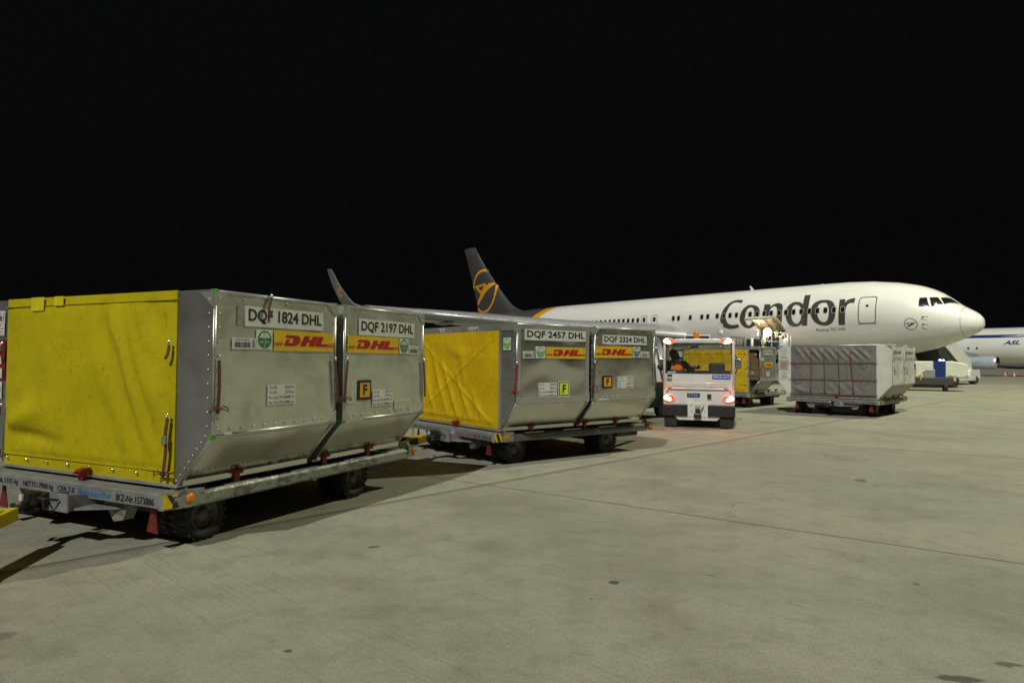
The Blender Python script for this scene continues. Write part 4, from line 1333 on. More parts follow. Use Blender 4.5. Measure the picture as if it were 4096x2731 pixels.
# tow bar of a vehicle out of frame on the left, hooked into the nearest dolly
ey = to_world(0, .085, V0-.30, .37)
E_ = thing('tow_bar', 'yellow tow bar end hooked into the nearest dolly at the left edge', 'tow bar', (ey.x, ey.y, 0))
dv = Vector((.17, -.985, 0)).normalized()
E0 = Vector((0, 0, .37))
m = MB()
mid = E0+dv*.30+Vector((0, 0, -.02))
perp = Vector((-dv.y, dv.x, 0))
m.bar(mid, mid+dv*.85+Vector((0, 0, -.02)), .13, .10)
for sg in (-1, 1):
    m.bar(mid+dv*.80, mid+dv*2.3+perp*sg*.32+Vector((0, 0, -.03)), .08, .09)
m.build('bar_legs', 'bar_yellow', E_)
m = MB(); m.tube([E0, E0+dv*.15, mid+dv*.05], [.035, .032, .045], 8); m.lathe([(.03, -.02), (.065, -.02), (.065, .02), (.03, .02)], 'z', tuple(E0), 14)
m.build('towing_eye', 'black_paint', E_)
m = MB(); q = mid+dv*.22-perp*.05+Vector((0, 0, .05))
m.tube([q, q+Vector((0, 0, .12)), q+dv*.25+Vector((0, 0, .12)), q+dv*.25], .014, 8)
m.build('drawbar_handle', 'bar_yellow', E_)
# folded drawbar behind dolly two and four
for dd_ in (d2, d3, d4):
    m = MB(); tp = Vector((.25, V1+1.05, .30))
    for Pa in (Vector((.75, V1-.02, .36)), Vector((-.25, V1-.02, .36))):
        for k in range(5):
            m.bar(Pa.lerp(tp, k/5), Pa.lerp(tp, (k+1)/5), .07, .09, mi=k % 2)
    o_ = m.build('drawbar', ['bar_yellow', 'black_paint'], dd_)

# ------------------------------------------------------------------ people
def skin_obj(name, pts, edges, rad, mat, par, root=0, sub=2):
    me = bpy.data.meshes.new(name)
    bm = bmesh.new()
    ly = bm.verts.layers.skin.verify()
    vs = [bm.verts.new(p) for p in pts]
    for i, v in enumerate(vs):
        r = rad[i]
        v[ly].radius = r if isinstance(r, tuple) else (r, r)
        v[ly].use_root = (i == root)
    for a, b in edges:
        bm.edges.new((vs[a], vs[b]))
    bm.to_mesh(me); bm.free()
    o_ = bpy.data.objects.new(name, me)
    C.objects.link(o_)
    s1 = o_.modifiers.new('skin', 'SKIN'); s1.use_smooth_shade = True
    s2 = o_.modifiers.new('sub', 'SUBSURF'); s2.levels = sub; s2.render_levels = sub
    dg = bpy.context.evaluated_depsgraph_get()
    me2 = bpy.data.meshes.new_from_object(o_.evaluated_get(dg))
    o_.modifiers.clear()
    o_.data = me2
    bpy.data.meshes.remove(me)
    me2.materials.clear(); me2.materials.append(M[mat])
    for q in me2.polygons:
        q.use_smooth = True
    if par is not None:
        o_.parent = par
    return o_
def person(label, loc, rz, J, jacket, trousers, vest, cap=None, group=None):
    """J: joints in metres, y forward: pelvis chest neck head, shoulders/elbows/wrists, hips/knees/ankles (L first)"""
    p = thing('person', label, 'person', loc, rz, group)
    V = lambda k: Vector(J[k])
    pts = []; rad = []; ed = []; ix = {}
    def add(k, pos, r, link=None):
        ix[k] = len(pts); pts.append(tuple(pos)); rad.append(r)
        if link is not None:
            ed.append((ix[link], ix[k]))
    add('pel', V('pelvis'), (.155, .115))
    add('waist', V('pelvis').lerp(V('chest'), .5), (.145, .105), 'pel')
    add('chest', V('chest'), (.165, .115), 'waist')
    add('neck', V('neck'), .058, 'chest')
    hd = V('head'); nk = V('neck'); up = (hd-nk).normalized()
    fw = Vector(J.get('face', (0, 1, 0))).normalized()
    add('skull0', nk+(hd-nk)*.55+fw*.015, (.070, .078), 'neck')
    add('skull1', hd+up*.03-fw*.008, (.078, .096), 'skull0')
    add('skull2', hd+up*.10-fw*.012, (.058, .070), 'skull1')
    for s_ in 'LR':
        add('sh'+s_, V('sh'+s_), .066, 'chest'); add('el'+s_, V('el'+s_), .048, 'sh'+s_); add('wr'+s_, V('wr'+s_), .032, 'el'+s_)
        d = (V('wr'+s_)-V('el'+s_)).normalized()
        add('pm'+s_, V('wr'+s_)+d*.06, (.042, .022), 'wr'+s_)
        sd = d.orthogonal().normalized()
        for k, (o__, l) in enumerate(((-.027, .068), (-.009, .082), (.009, .078), (.027, .060))):
            a = V('wr'+s_)+d*.09+sd*o__
            add('f%d%s' % (k, s_), a, .010, 'pm'+s_); add('g%d%s' % (k, s_), a+d*l*.6+d.cross(sd)*.018, .0085, 'f%d%s' % (k, s_)); add('h%d%s' % (k, s_), a+d*l*.85+d.cross(sd)*.045, .008, 'g%d%s' % (k, s_))
        a = V('wr'+s_)+d*.035+sd*.04
        add('t0'+s_, a, .011, 'pm'+s_); add('t1'+s_, a+d*.035+sd*.022, .009, 't0'+s_)
        add('hp'+s_, V('hp'+s_), .088, 'pel'); add('kn'+s_, V('kn'+s_), .060, 'hp'+s_); add('an'+s_, V('an'+s_), .042, 'kn'+s_)
        add('to'+s_, V('an'+s_)+Vector((fw.x*.13, fw.y*.13, -.055)), (.042, .030), 'an'+s_)
    body = skin_obj('body', pts, ed, rad, 'skin', p, 0, 1)
    # face on the head
    m = MB(); rt = fw.cross(up).normalized(); c = hd+up*.02
    m.dome(c+fw*.082-up*.015, .014, fw); m.dome(c+rt*.078, .022, rt); m.dome(c-rt*.078, .022, -rt)
    m.tube([c+fw*.076-up*.052-rt*.022, c+fw*.080-up*.052, c+fw*.076-up*.052+rt*.022], .006, 5)
    m.build('face', 'skin', p)
    m = MB()
    for sg in (-1, 1):
        m.dome(c+fw*.074+rt*sg*.031+up*.012, .010, fw)
    m.build('eyes', 'black_plastic', p)
    # hair or hood: shell over the back and top of the skull
    if True:
        kr = 1.0 if cap else .80
        m = MB(); n_u, n_v = 20, 14
        cc = hd-up*.015-fw*.012
        vs = []
        for j in range(n_v+1):
            th_ = PI*j/n_v
            for k in range(n_u):
                ph_ = 2*PI*k/n_u
                v_ = Vector((math.sin(th_)*math.cos(ph_), math.sin(th_)*math.sin(ph_), math.cos(th_)))
                vs.append(cc+rt*v_.x*.112*kr+fw*v_.y*.128*kr+up*v_.z*(.165 if v_.z > 0 else .19)*(1 if cap else .93))
        fs = [(j*n_u+k, j*n_u+(k+1) % n_u, (j+1)*n_u+(k+1) % n_u, (j+1)*n_u+k) for j in range(n_v) for k in range(n_u)
              if math.sin(2*PI*(k+.5)/n_u)*math.sin(PI*(j+.5)/n_v) < .72 and (cap or j < n_v*.5 or (j < n_v*.68 and math.sin(2*PI*(k+.5)/n_u) < .1))]
        m.add(vs, fs, 0, True)
        ho = m.build('hood' if cap else 'hair', cap or 'hair', p)
        so = ho.modifiers.new('thick', 'SOLIDIFY'); so.thickness = .012
    # jacket: torso and sleeves a little outside the body
    jp = [V('pelvis'), V('pelvis').lerp(V('chest'), .5), V('chest'), V('neck').lerp(V('chest'), .25)]
    je = [(0, 1), (1, 2), (2, 3)]; jr = [(.185, .140), (.182, .138), (.212, .156), .092]
    for s_ in 'LR':
        b_ = len(jp)
        jp += [V('sh'+s_), V('el'+s_), V('wr'+s_)-(V('wr'+s_)-V('el'+s_)).normalized()*.01]
        jr += [.098, .074, .052]; je += [(2, b_), (b_, b_+1), (b_+1, b_+2)]
    skin_obj('jacket', jp, je, jr, jacket, p, 0, 2)
    tp_ = [V('pelvis')]; te = []; tr_ = [(.168, .125)]
    for s_ in 'LR':
        b_ = len(tp_)
        tp_ += [V('hp'+s_), V('kn'+s_), V('an'+s_)]; tr_ += [.102, .078, .062]; te += [(0, b_), (b_, b_+1), (b_+1, b_+2)]
    skin_obj('trousers', tp_, te, tr_, trousers, p, 0, 2)
    # vest over the jacket with reflective bands
    vp = [V('pelvis').lerp(V('chest'), .05), V('pelvis').lerp(V('chest'), .5), V('chest'), V('chest').lerp(V('neck'), .62)]
    vo = skin_obj('vest', vp, [(0, 1), (1, 2), (2, 3)], [(.225, .175), (.225, .172), (.245, .178), (.150, .130)], vest, p, 0, 2)
    m = MB(); ax = (V('chest')-V('pelvis')).normalized(); sd = (V('shR')-V('shL')).normalized(); ff = ax.cross(sd).normalized()
    for t_ in (.22, .52):
        cc = V('pelvis').lerp(V('chest'), t_); n = 20
        vs = []
        for k in range(n):
            a = 2*PI*k/n
            for dz in (-.025, .025):
                vs.append(cc+sd*math.cos(a)*.192+ff*math.sin(a)*.148+ax*dz)
        m.add(vs, [(2*k, 2*((k+1) % n), 2*((k+1) % n)+1, 2*k+1) for k in range(n)], 0, True)
    for sg in (-1, 1):
        for fs_ in (-1, 1):
            q = [V('pelvis').lerp(V('chest'), .55)+sd*sg*.10+ff*fs_*.140, V('chest')+sd*sg*.10+ff*fs_*.150, V('chest').lerp(V('neck'), .55)+sd*sg*.10+ff*fs_*.085]
            m.tube(q, .022, 6)
    m.build('reflective_bands', 'reflective_tape', vo)
    return p

# ------------------------------------------------------------------ tow tractor (rear towards the camera)
TH = -R(18)
tr = Vector((math.cos(R(18)), -math.sin(R(18)), 0))
tloc = Vector((4.55, 16.05, 0))+tr*(-.06)
tug = thing('tow_tractor', 'white tow tractor with lit red rear lamps, seen from behind between the dollies', 'tractor', tloc, TH)
L_TUG = 3.3
m = MB()
m.box(-.83, .03, .54, .83, L_TUG, .98, 0, .03)                        # lower body
m.box(-.80, .05, .30, .80, L_TUG-.1, .55, 0, .02)
m.prism([(.03, .96), (.03, 1.30), (.12, 1.32), (.42, 1.32), (.42, .96)], 'x', -.775, .775)    # rear wall under the window
m.prism([(1.95, .96), (1.95, 1.20), (2.9, 1.10), (L_TUG-.02, .97)], 'x', -.78, .78)           # bonnet
m.prism([(-.24, .55), (.22, .55), (.50, .26), (.42, .19), (-.46, .19), (-.55, .26)], 'y', .0, .06)       # centre plate
m.box(-.245, -.012, .27, .21, .06, .60)
m.build('body', 'white_paint', tug)
m = MB()
for sx in (-1, 1):
    m.tube([(sx*.80, .05, .94), (sx*.80, .055, 2.02), (sx*.785, .10, 2.10)], .034, 10)
    m.tube([(sx*.80, 1.95, 1.15), (sx*.78, 1.72, 2.05)], .030, 8)
m.box(-.56, .02, 2.045, .50, .09, 2.15, 0, .02)
m.box(-.80, .05, 2.06, .80, 1.72, 2.13, 0, .02)
m.tube([(-.80, .06, 2.03), (.80, .06, 2.03)], .02, 8)
m.build('cab_frame', 'white_paint', tug)
m = MB(); m.box(-.76, .040, 1.315, .76, .046, 2.03); wnd = m.build('rear_window', 'tug_glass', tug)
m = MB(); m.box(-.77, .034, 1.30, .77, .052, 1.325); m.box(-.77, .034, 2.0, .77, .052, 2.04); m.box(-.775, .034, 1.3, -.755, .052, 2.04); m.box(.755, .034, 1.3, .775, .052, 2.04)
m.build('window_seal', 'black_plastic', wnd)
m = MB(); m.tube([(.10, .02, 2.05), (.05, .015, 2.0), (-.42, .018, 1.88)], .009, 6); m.tube([(-.35, .015, 1.83), (-.05, .016, 1.97)], .007, 5); m.box(-.20, .012, 1.92, -.0, .03, 2.0, 0, .01)
m.build('wiper', 'black_plastic', wnd)
m = MB(); m.prism([(1.93, 1.18), (1.95, 1.18), (1.75, 2.05), (1.73, 2.05)], 'x', -.76, .76); m.build('windscreen', 'tug_glass', tug)
# interior
m = MB(); m.box(-.74, .12, .98, .74, .20, 1.30); m.box(-.74, .2, .9, .74, 1.9, 1.0); m.prism([(1.55, 1.0), (1.55, 1.28), (1.8, 1.36), (1.93, 1.2), (1.93, 1.0)], 'x', -.74, .74)
m.build('cab_interior', 'black_plastic', tug)
for x in (-.52, .42):
    m = MB(); m.box(x-.19, .30, 1.02, x+.19, .42, (1.57 if x > 0 else 1.38), 0, .05); m.box(x-.20, .36, 1.0, x+.20, .86, 1.14, 0, .05)
    m.build('seat', 'seat_black', tug)
m = MB()
n = 20
m.tube([(-.45+.19*math.cos(2*PI*k/n), 1.42+.10*math.sin(2*PI*k/n), 1.38+.14*math.sin(2*PI*k/n)) for k in range(n)], .014, 6, closed=True)
m.tube([(-.45, 1.42, 1.38), (-.45, 1.62, 1.2)], .02, 6)
m.build('steering_wheel', 'black_plastic', tug)
m = MB(); m.box(-.22, 1.52, 1.40, -.02, 1.55, 1.50, 0, .01); dsp = m.build('dashboard_display', 'black_plastic', tug)
m = MB(); m.box(-.19, 1.512, 1.455, -.17, 1.518, 1.475); m.box(-.13, 1.512, 1.465, -.11, 1.518, 1.485); m.build('display_light', 'dash_led', dsp)
m = MB(); m.box(-.20, 1.512, 1.415, -.175, 1.518, 1.43); m.build('display_light', 'orange_lamp', dsp)
# bumpers, plates, rail, hitch
for x0, x1 in ((-.845, -.25), (.22, .845)):
    m = MB(); m.box(x0, -.045, .285, x1, .03, .545, 0, .012)
    for x in (x0+.04, (x0+x1)/2, x1-.04):
        for z in (.32, .51):
            m.dome((x, -.046, z), .012, (0, -1, 0))
    m.build('rubber_bumper', 'black_rubber', tug)
m = MB()
m.tube([(-.72, -.03, .93), (-.74, -.05, .99), (-.62, -.06, 1.075), (.56, -.06, 1.075), (.70, -.05, .99), (.72, -.03, .93)], .018, 8)
m.tube([(-.72, -.045, .985), (.70, -.045, .985)], .014, 8); m.tube([(-.74, -.03, .90), (-.74, -.05, 1.0)], .014, 8); m.tube([(.73, -.03, .90), (.73, -.05, 1.0)], .014, 8)
m.build('rear_rail', 'white_paint', tug)
tp2 = Plane((0, .022, 0), (1, 0, 0), (0, 0, 1))
m = MB(); tp2.rect(m, .32, 1.185, .74, 1.28, .004); o_ = m.build('maker_plate', 'brand_blue', tug)
m = MB(); tp2.text(m, 'mulag'.upper(), .345, 1.205, .715, 1.262, .012, 0, .022); m.build('lettering', 'white_label', o_, fix=False)
m = MB(); tp2.rect(m, -.265, .745, .035, .835, .010); o_ = m.build('number_plate', 'blue_paint', tug)
tpn = tp2
m = MB()
for x in (-.225, -.16, -.10, -.05):
    tp2.rect(m, x, .768, x+.035, .812, .014)
m.build('worn_characters', 'swoosh_blue', o_, fix=False)
m = MB(); tp2.rect(m, -.735, 1.235, -.615, 1.28, .004); m.build('small_plate', 'blue_paint', tug)
m = MB(); tp2.rect(m, -.73, 1.32, -.53, 1.35, .004); m.build('window_sticker', 'white_label', wnd)
m = MB(); m.box(-.745, -.005, 1.14, -.62, .02, 1.205, 0, .008); m.dome((-.71, -.006, 1.17), .02, (0, -1, 0)); m.dome((-.65, -.006, 1.17), .012, (0, -1, 0)); m.build('switch_box', 'steel_grey', tug)
m = MB(); m.box(.205, -.02, .715, .30, .03, .82, 0, .01); m.build('socket', 'black_plastic', tug)
m = MB(); tp3 = Plane((0, -.014, 0), (1, 0, 0), (0, 0, 1)); tp3.rect(m, -.085, .515, .065, .55, .002); o_ = m.build('load_sticker', 'sign_lime', tug)
m = MB(); tp3.text(m, 'MAX 12.0 t', -.075, .522, .055, .543, .008); m.build('lettering', 'black_letter', o_, fix=False)
m = MB(); m.box(-.10, -.10, .24, .07, .0, .36, 0, .02); m.box(-.07, -.06, .36, .04, .0, .48, 0, .015); m.tube([(-.02, -.05, .46), (.06, -.06, .42), (.12, -.05, .52)], .012, 6)
m.tube([(-.015, -.08, .25), (-.015, -.08, .50)], .016, 8)
m.build('hitch', 'black_paint', tug)
m = MB()
for x, z in ((-.06, .66), (.03, .66), (-.16, .55), (.13, .55), (-.16, .40), (.15, .40), (-.10, .30), (.14, .26), (-.06, .50), (.03, .50)):
    m.dome((x, -.014 if z < .6 else .028, z), .012, (0, -1, 0))
m.build('bolts', 'black_paint', tug)
# lamps
def lamp_set(x, z, sx, name, w=.25, h=.14):
    m = MB(); tpx = Plane((x, .02, z), (1, 0, 0), (0, 0, 1)); n = 24
    m.add([tpx.p(w/2*math.cos(2*PI*k/n)*(1), h/2*math.sin(2*PI*k/n), d) for d in (-.0, .022) for k in range(n)], [tuple(range(n))[::-1], tuple(range(n, 2*n))]+[(k, (k+1) % n, n+(k+1) % n, n+k) for k in range(n)])
    o_ = m.build(name, 'tail_lamp_glow', tug)
    for k, (dx, dz, r_, mt) in enumerate(((sx*.056, .010, .056, 'tail_lamp_red'), (-sx*.012, -.026, .042, 'tail_lamp_red'), (-sx*.068, .0, .034, 'orange_lens'))):
        m = MB(); m.lathe([(r_, -.002), (r_*.9, -.02), (r_*.5, -.032), (.001, -.036)], 'y', (x+dx, -.002, z+dz), 16); m.build('lamp', mt, o_)
    m = MB(); n = 28
    m.tube([(x+(w/2+.01)*math.cos(2*PI*k/n), .0, z+(h/2+.01)*math.sin(2*PI*k/n)) for k in range(n)], .010, 6, closed=True)
    m.build('lamp_bezel', 'white_paint', o_)
lamp_set(-.69, .715, -1, 'rear_light_cluster'); lamp_set(.69, .715, 1, 'rear_light_cluster')
lamp_set(-.70, 2.09, -1, 'roof_light_cluster', .24, .12); lamp_set(.64, 2.09, 1, 'roof_light_cluster', .24, .12)
m = MB(); m.lathe([(.070, 0), (.070, .02), (.066, .13), (.05, .155), (.001, .162)], 'z', (-.06, .25, 2.165), 18); be = m.build('beacon', 'orange_lens', tug)
m = MB(); m.lathe([(.07, -.035), (.07, 0), (.001, .001)], 'z', (-.06, .25, 2.165), 18); m.build('beacon_base', 'steel_grey', be)
m = MB(); m.prism([(.55, 2.13), (.55, 2.25), (.62, 2.26), (1.0, 2.20), (1.0, 2.13)], 'x', -.34, .25); rb = m.build('roof_unit', 'black_paint', tug)
m = MB(); m.box(-.35, .54, 2.235, .26, 1.0, 2.262, 0, .008); m.box(-.35, .54, 2.13, -.33, .9, 2.25); m.box(.24, .54, 2.13, .26, .9, 2.25); m.build('roof_unit_lid', 'white_paint', rb)
# mirrors on arms
for sx, x in ((-1, -.975), (1, .93)):
    m = MB(); m.box(x-.075, 1.50, 1.42, x+.075, 1.57, 1.69, 0, .035); mo = m.build('wing_mirror', 'black_plastic', tug)
    m = MB(); m.box(x-.06, 1.494, 1.44, x+.06, 1.499, 1.66, 0, .002); m.build('mirror_glass', 'mirror', mo)
    m = MB(); m.tube([(x-sx*.02, 1.55, 1.44), (x-sx*.06, 1.6, 1.30), (sx*.80, 1.7, 1.26)], .012, 6); m.tube([(x, 1.56, 1.66), (sx*.80, 1.75, 1.85)], .012, 6); m.build('mirror_arm', 'black_paint', mo)
for y in (.42, 2.62):
    for sx in (-1, 1):
        wheel(tug, sx*.68, y, .30 if y < 1 else .33, .28, 'white_paint', knob=False)
m = MB(); m.box(-.42, .3, .16, .42, 2.8, .34); m.tube([(-.6, .42, .30), (.6, .42, .30)], .06, 8); m.build('chassis', 'black_paint', tug)
for sx in (-1, 1):
    m = MB(); m.box(sx*.65-.15, .02, .03, sx*.65+.15, .05, .29, 0, .01); m.build('rear_mud_flap', 'black_rubber', tug)
# driver, seen from behind, leaning to look right
J = dict(pelvis=(0, 0, 0), chest=(.04, .03, .40), neck=(.03, .08, .575), head=(-.02, .13, .70), face=(.55, .82, -.2),
         shL=(-.13, .05, .47), elL=(-.36, .18, .34), wrL=(-.44, .40, .40), shR=(.24, .06, .46), elR=(.40, .12, .30), wrR=(.44, .38, .36),
         hpL=(-.10, .08, -.02), knL=(-.12, .52, .03), anL=(-.12, .62, -.36), hpR=(.10, .08, -.02), knR=(.12, .52, .03), anR=(.12, .62, -.36))
pw = tug.matrix_world
Rz = Matrix.Rotation(TH, 3, 'Z')
dl = tloc+Rz @ Vector((-.60, .66, 1.07))
person('person in dark hood and orange safety vest driving the white tow tractor', dl, TH, J, 'dark_cloth', 'navy_cloth', 'vest_orange', cap='dark_cloth')

# second service vehicle, mostly hidden behind the container train
sv = thing('service_vehicle', 'white cabbed service vehicle with dark tread plate side, mostly hidden left of the tow tractor', 'vehicle', (3.05, 18.9, 0), -R(40))
m = MB(); m.box(-.9, -1.6, .30, .9, 1.6, 1.02, 0, .04)
for k in range(8):
    for j in range(5):
        m.dome((.2+.08*k, -1.603, .42+.09*j), .018, (0, -1, 0)); m.dome((.903, -1.4+.12*k, .42+.09*j), .018, (1, 0, 0))
m.build('lower_body', 'black_paint', sv)
m = MB()
for x in (-.86, .86):
    m.tube([(x, -1.2, 1.0), (x, -1.05, 1.75), (x*.93, -.85, 1.98), (x*.93, .7, 1.98), (x, .95, 1.0)], .035, 8)
m.tube([(-.80, -.85, 1.98), (.80, -.85, 1.98)], .035, 8); m.tube([(-.80, .7, 1.98), (.80, .7, 1.98)], .035, 8)
m.box(-.82, -.9, 1.96, .82, .75, 2.0, 0, .01); m.box(-.86, .9, 1.0, .86, .95, 1.45); m.box(-.86, -1.25, 1.0, .86, -1.2, 1.06)
m.build('cab_frame', 'white_paint', sv)
m = MB(); m.box(-.7, -.1, 1.0, .7, .1, 1.6, 0, .05); m.build('seat', 'seat_black', sv)
m = MB(); m.prism([(-1.18, 1.05), (-1.04, 1.74), (-1.03, 1.74), (-1.17, 1.05)], 'x', -.8, .8); m.build('windscreen', 'clear_sheet', sv)
for x in (-.8, .8):
    for y in (-1.0, 1.0):
        wheel(sv, x, y, .30, .22, knob=False)

# ------------------------------------------------------------------ airliner
FS = [(0,4.16,4.16,0.0,4.16),(0.05,4.45,3.85,0.31,4.16),(0.24,4.7,3.62,0.64,4.17),(0.46,4.87,3.48,0.88,4.19),(0.73,5.04,3.36,1.1,4.21),(1.19,5.33,3.13,1.39,4.27),(1.75,5.8,2.9,1.68,4.36),(2.22,6.15,2.72,1.88,4.44),(2.7,6.42,2.56,2.04,4.52),(3.19,6.63,2.44,2.17,4.59),(3.7,6.79,2.32,2.28,4.66),(4.73,7.03,2.14,2.42,4.76),(6.35,7.25,1.98,2.5,4.83),(8,7.34,1.94,2.515,4.845),(10,7.36,1.94,2.515,4.845),(36,7.36,1.94,2.515,4.845),(38,7.35,2.1,2.49,4.86),(41,7.3,2.75,2.33,5.05),(44,7.22,3.55,2.02,5.4),(48,7.1,4.65,1.5,5.9),(52,6.9,5.6,0.75,6.25),(53.7,6.65,6.0,0.22,6.33)]
def sec(s):
    s = max(0, min(53.69, s))
    for i in range(len(FS)-1):
        a, b = FS[i], FS[i+1]
        if a[0] <= s <= b[0]:
            t_ = (s-a[0])/(b[0]-a[0])
            return [a[k]+(b[k]-a[k])*t_ for k in range(1, 5)]
def skinp(s, phi, off=0.0, side=1):
    zt, zb, w, zm = sec(s); c, n = math.cos(phi), math.sin(phi)
    hh = (zt-zm) if n > 0 else (zm-zb)
    y = w*c; z = zm+hh*n
    nv = Vector((0, c/max(w, .05), n/max(hh, .05))).normalized()
    return Vector((s, side*(y+nv.y*off), z+nv.z*off))
def phi_of(s, z):
    zt, zb, w, zm = sec(s)
    hh = (zt-zm) if z > zm else (zm-zb)
    return math.asin(max(-1, min(1, (z-zm)/hh)))
def wrap(mb, vs, fs, off, mi=0, step=.05, sstep=.0):
    """lay flat outline (s, phi) onto the fuselage skin, cut fine enough to follow its curve"""
    bm = bmesh.new()
    bv = [bm.verts.new((x, y, 0)) for x, y in vs]
    for q in fs:
        try:
            bm.faces.new([bv[i] for i in q])
        except ValueError:
            pass
    y0 = min(v[1] for v in vs); y1 = max(v[1] for v in vs)
    k = y0+step
    while k < y1:
        bmesh.ops.bisect_plane(bm, geom=list(bm.verts)+list(bm.edges)+list(bm.faces), plane_co=(0, k, 0), plane_no=(0, 1, 0))
        k += step
    if sstep:
        x0 = min(v[0] for v in vs); x1 = max(v[0] for v in vs); k = x0+sstep
        while k < x1:
            bmesh.ops.bisect_plane(bm, geom=list(bm.verts)+list(bm.edges)+list(bm.faces), plane_co=(k, 0, 0), plane_no=(1, 0, 0))
            k += sstep
    bm.verts.index_update()
    mb.add([skinp(v.co.x, v.co.y, off) for v in bm.verts], [[v.index for v in q.verts] for q in bm.faces], mi, True)
    bm.free()
def smooth_loop(lp, n=3):
    # closed Catmull-Rom that keeps sharp corners
    m = len(lp); out = []
    def corner(i):
        a = Vector((*lp[i-1], 0)); b = Vector((*lp[i], 0)); c = Vector((*lp[(i+1) % m], 0))
        u, v = b-a, c-b
        u.y *= 2.5; v.y *= 2.5
        return u.angle(v, 0) > R(52)
    cr = [corner(i) for i in range(m)]
    for i in range(m):
        p0, p1, p2, p3 = lp[i-1], lp[i], lp[(i+1) % m], lp[(i+2) % m]
        if cr[i]:
            p0 = p1
        if cr[(i+1) % m]:
            p3 = p2
        for k in range(n):
            t_ = k/n
            out.append(tuple(.5*((2*p1[j])+(-p0[j]+p2[j])*t_+(2*p0[j]-5*p1[j]+4*p2[j]-p3[j])*t_*t_+(-p0[j]+3*p1[j]-3*p2[j]+p3[j])*t_**3) for j in (0, 1)))
    return out
def rrect(s0, s1, z0, z1, r, n=5):
    pts = []
    for cx, cz, a0 in ((s1-r, z1-r, 0), (s0+r, z1-r, PI/2), (s0+r, z0+r, PI), (s1-r, z0+r, 1.5*PI)):
        for k in range(n+1):
            a = a0+PI/2*k/n
            s_ = cx+r*math.cos(a); z_ = cz+r*math.sin(a)
            pts.append((s_, phi_of(s_, z_)))
    return pts
PX, PY, PA = 29.2325, 41.2035, -0.88445
# local frame: x = metres aft of the nose, y = towards the aircraft's right (the camera side), z up
plane_rz = PA+PI
plane = thing('passenger_airplane', 'white passenger jet with big dark lettering, orange band and grey tail, nose to the right', 'airplane', (PX, PY, 0), plane_rz)
m = MB()
ss = [0.0004, .012, .05, .12, .24, .35, .46, .6, .73, .95, 1.19, 1.45, 1.75, 2.0, 2.22, 2.45, 2.7, 2.95, 3.19, 3.7, 4.2, 4.73, 5.5, 6.35, 7.2, 8, 10]+[10+2*k for k in range(1, 14)]+[38, 39.5, 41, 42.5, 44, 46, 48, 50, 52, 53, 53.7]
NP = 64
def smoothsec(s):
    # light smoothing of the station table
    a = [0]*4; wsum = 0
    hw = min(.6, .35*s+.0) if s < 8 else 1.2
    for dk, wk in ((-1, 1), (-.5, 2), (0, 3), (.5, 2), (1, 1)):
        q = sec(s+dk*hw)
        for j in range(4):
            a[j] += q[j]*wk
        wsum += wk
    return [x/wsum for x in a]
vs = []
for s in ss:
    zt, zb, w, zm = sec(s)
    if s < .05:
        f_ = math.sqrt(s/.05); zt = 4.16+.29*f_; zb = 4.16-.31*f_; w = .31*f_; zm = 4.16
    for k in range(NP):
        a = 2*PI*k/NP
        n_ = math.sin(a)
        vs.append((s, w*math.cos(a), zm+((zt-zm) if n_ > 0 else (zm-zb))*n_))
fs = [(i*NP+k, i*NP+(k+1) % NP, (i+1)*NP+(k+1) % NP, (i+1)*NP+k) for i in range(len(ss)-1) for k in range(NP)]
m.add(vs, fs, 0, True)
m.add([vs[k] for k in range(NP)], [tuple(range(NP))], 0, True)
m.add([vs[(len(ss)-1)*NP+k] for k in range(NP)], [tuple(range(NP))[::-1]], 0)
m.build('fuselage', 'fuselage_livery', plane)
